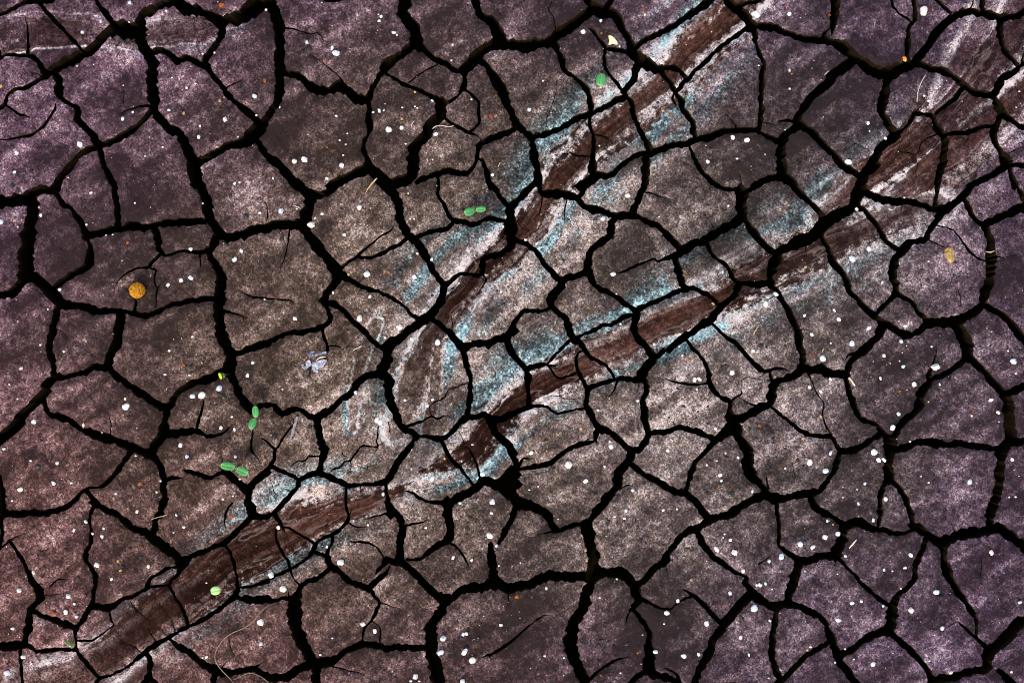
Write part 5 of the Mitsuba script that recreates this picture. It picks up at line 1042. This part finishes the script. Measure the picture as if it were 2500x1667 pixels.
fibre('root_fibre', (600, 400), [(404, 354), (436, 366), (468, 382)], [.0002, .0003, .0002], 'pale_straw', 'short grey hair on a plate left of the centre', 'root fibre')

# ------------------------------------------------------------------ grains: white, rusty and dark
SHAPES = [stone(20 + i, 0.34 + 0.12 * (i % 3), 2) for i in range(10)]
def shape_ply(i, mat, cache={}):
    if (i, mat) not in cache: cache[i, mat] = mikit.ply(SHAPES[i], mat, smooth=True)
    return cache[i, mat]
DIRS = ['right', 'upper right', 'upper', 'upper left', 'left', 'lower left', 'lower', 'lower right']
COLS, ROWS = ['far left', 'inner left', 'inner right', 'far right'], ['top', 'upper middle', 'lower middle', 'bottom']
def region(x, y): return COLS[min(3, max(0, int((x + W2) / (2 * W2) * 4)))], ROWS[min(3, max(0, int((HF - y) / (2 * HF) * 4)))]
def words_for(grains, what):
    """for each grain a label: the nearest one to a find on one side of it, the biggest of its region, else one of the small ones of its region"""
    out, taken = {}, set()
    claims = sorted((math.hypot(x - lx, y - ly), i, w, DIRS[int(round(math.atan2(y - ly, x - lx) / (math.pi / 4))) % 8]) for i, (x, y, s) in enumerate(grains) for lx, ly, w in LAND)
    for d, i, w, side in claims:
        if d > 0.05: break
        if (w, side) in taken: continue
        taken.add((w, side))
        if i not in out: out[i] = (f'{what} nearest {w}, on its {side} side', None)
    best, lead = {}, []
    for i, (x, y, s) in enumerate(grains):
        if i not in out: best.setdefault(region(x, y), []).append((s, i))
    for (c, r), l in best.items():
        l.sort(reverse=True)
        i = l[0][1]
        out[i] = (f'biggest lone {what} at the {r} {c}', None)
        lead.append((*grains[i][:2], f'the biggest one at the {r} {c}'))
    claims = sorted((math.hypot(x - lx, y - ly), i, w, DIRS[int(round(math.atan2(y - ly, x - lx) / (math.pi / 4))) % 8]) for i, (x, y, s) in enumerate(grains) if i not in out for lx, ly, w in lead)
    count = {}
    for d, i, w, side in claims:
        if d > 0.12: break
        n = count.get((w, side), 0)
        if n > 3 or i in out: continue
        count[w, side] = n + 1
        out[i] = (f"{['nearest', 'second', 'third', 'fourth'][n]} {what.replace('rusty orange', 'rusty').replace('blue black', 'dark')} {side} of {w}", None)
    for (c, r), l in best.items():
        for s, i in l:
            if i not in out: out[i] = (f'small {what} scattered at the {r} {c}', f'scattered small {what}s at the {r} {c}')
    return out
def grains(text, name, what, pick, flat=(.5, .8), most=300, cat='grain'):
    g = table(text)[0]
    r = np.random.default_rng(len(g))
    inside = [tuple(a) for a in g if abs(a[0]) < W2 + .002 and abs(a[1]) < H2 + .002]
    inside.sort(key=lambda a: -a[2])
    words = words_for(inside[:most], what)
    rest = []
    for i, (x, y, s) in enumerate(inside):
        mat = pick(i, s, r)
        x, y, z = on_mud(x, y)
        a, b = s / 2 * r.uniform(.82, 1.10), s / 2 * r.uniform(.66, .96)
        h = s / 2 * r.uniform(*flat)
        M = T().translate([x, y, z + h * .55]).rotate([0, 0, 1], float(r.uniform(0, 360))).rotate([1, 0, 0], float(r.uniform(-12, 12))).scale([a, b, h])
        si = int(r.integers(10))
        if i < most:
            key = numbered(name)
            scene[key] = {**shape_ply(si, mat), 'to_world': M}
            l, gr = words[i]
            labels[key] = {'label': l, 'category': cat, **({'group': gr} if gr else {})}
        else: rest.append((si, np.array(M.matrix)))
    return rest
rest = grains(WHITE, 'white_grain', 'white grain', lambda i, s, r: r.choice(['white_a', 'white_a', 'white_b', 'white_b', 'white_c']) if s > .0016 else r.choice(['white_a', 'white_b', 'dim_white']))
grains(RUST, 'rust_grain', 'rusty orange grain', lambda i, s, r: r.choice(['rust', 'orange', 'orange', 'tan'] if s > .0015 else ['rust', 'orange']), flat=(.3, .6))
grains(DARK, 'dark_grain', 'blue black grain', lambda i, s, r: r.choice(['dark_blue', 'dark_blue', 'dark_brown']), flat=(.35, .6))
# salt crumbs too small and many to count
V, F, n = [], [], 0
r = np.random.default_rng(5)
small = [stone(60 + i, .3, 1) for i in range(6)]
spots = [(M[0, 3], M[1, 3], M[2, 3], float(np.linalg.norm(M[:3, 0]))) for _, M in rest]
while len(spots) < len(rest) + 1500:
    x, y = r.uniform(-W2, W2), r.uniform(-HF, HF)
    p = shown[int(tree.nearest(Point(x, y)))]
    if p.contains(Point(x, y)): spots.append((x, y, float(swell(np.array([x]), np.array([y]))[0]), float(.00022 + .00028 * r.random() ** 3)))
for x, y, z, s in spots:
    v, f = small[int(r.integers(6))]
    V.append(v * [s, s * r.uniform(.7, 1), s * .6] + [x, y, z + s * .2]); F.append(f + n); n += len(v)
scene['salt_crumbs'] = mikit.ply((np.vstack(V), np.vstack(F)), 'white_c', smooth=True)
labels['salt_crumbs'] = {'label': 'fine white salt crumbs sprinkled all over the mud plates', 'category': 'salt crumbs', 'kind': 'stuff'}
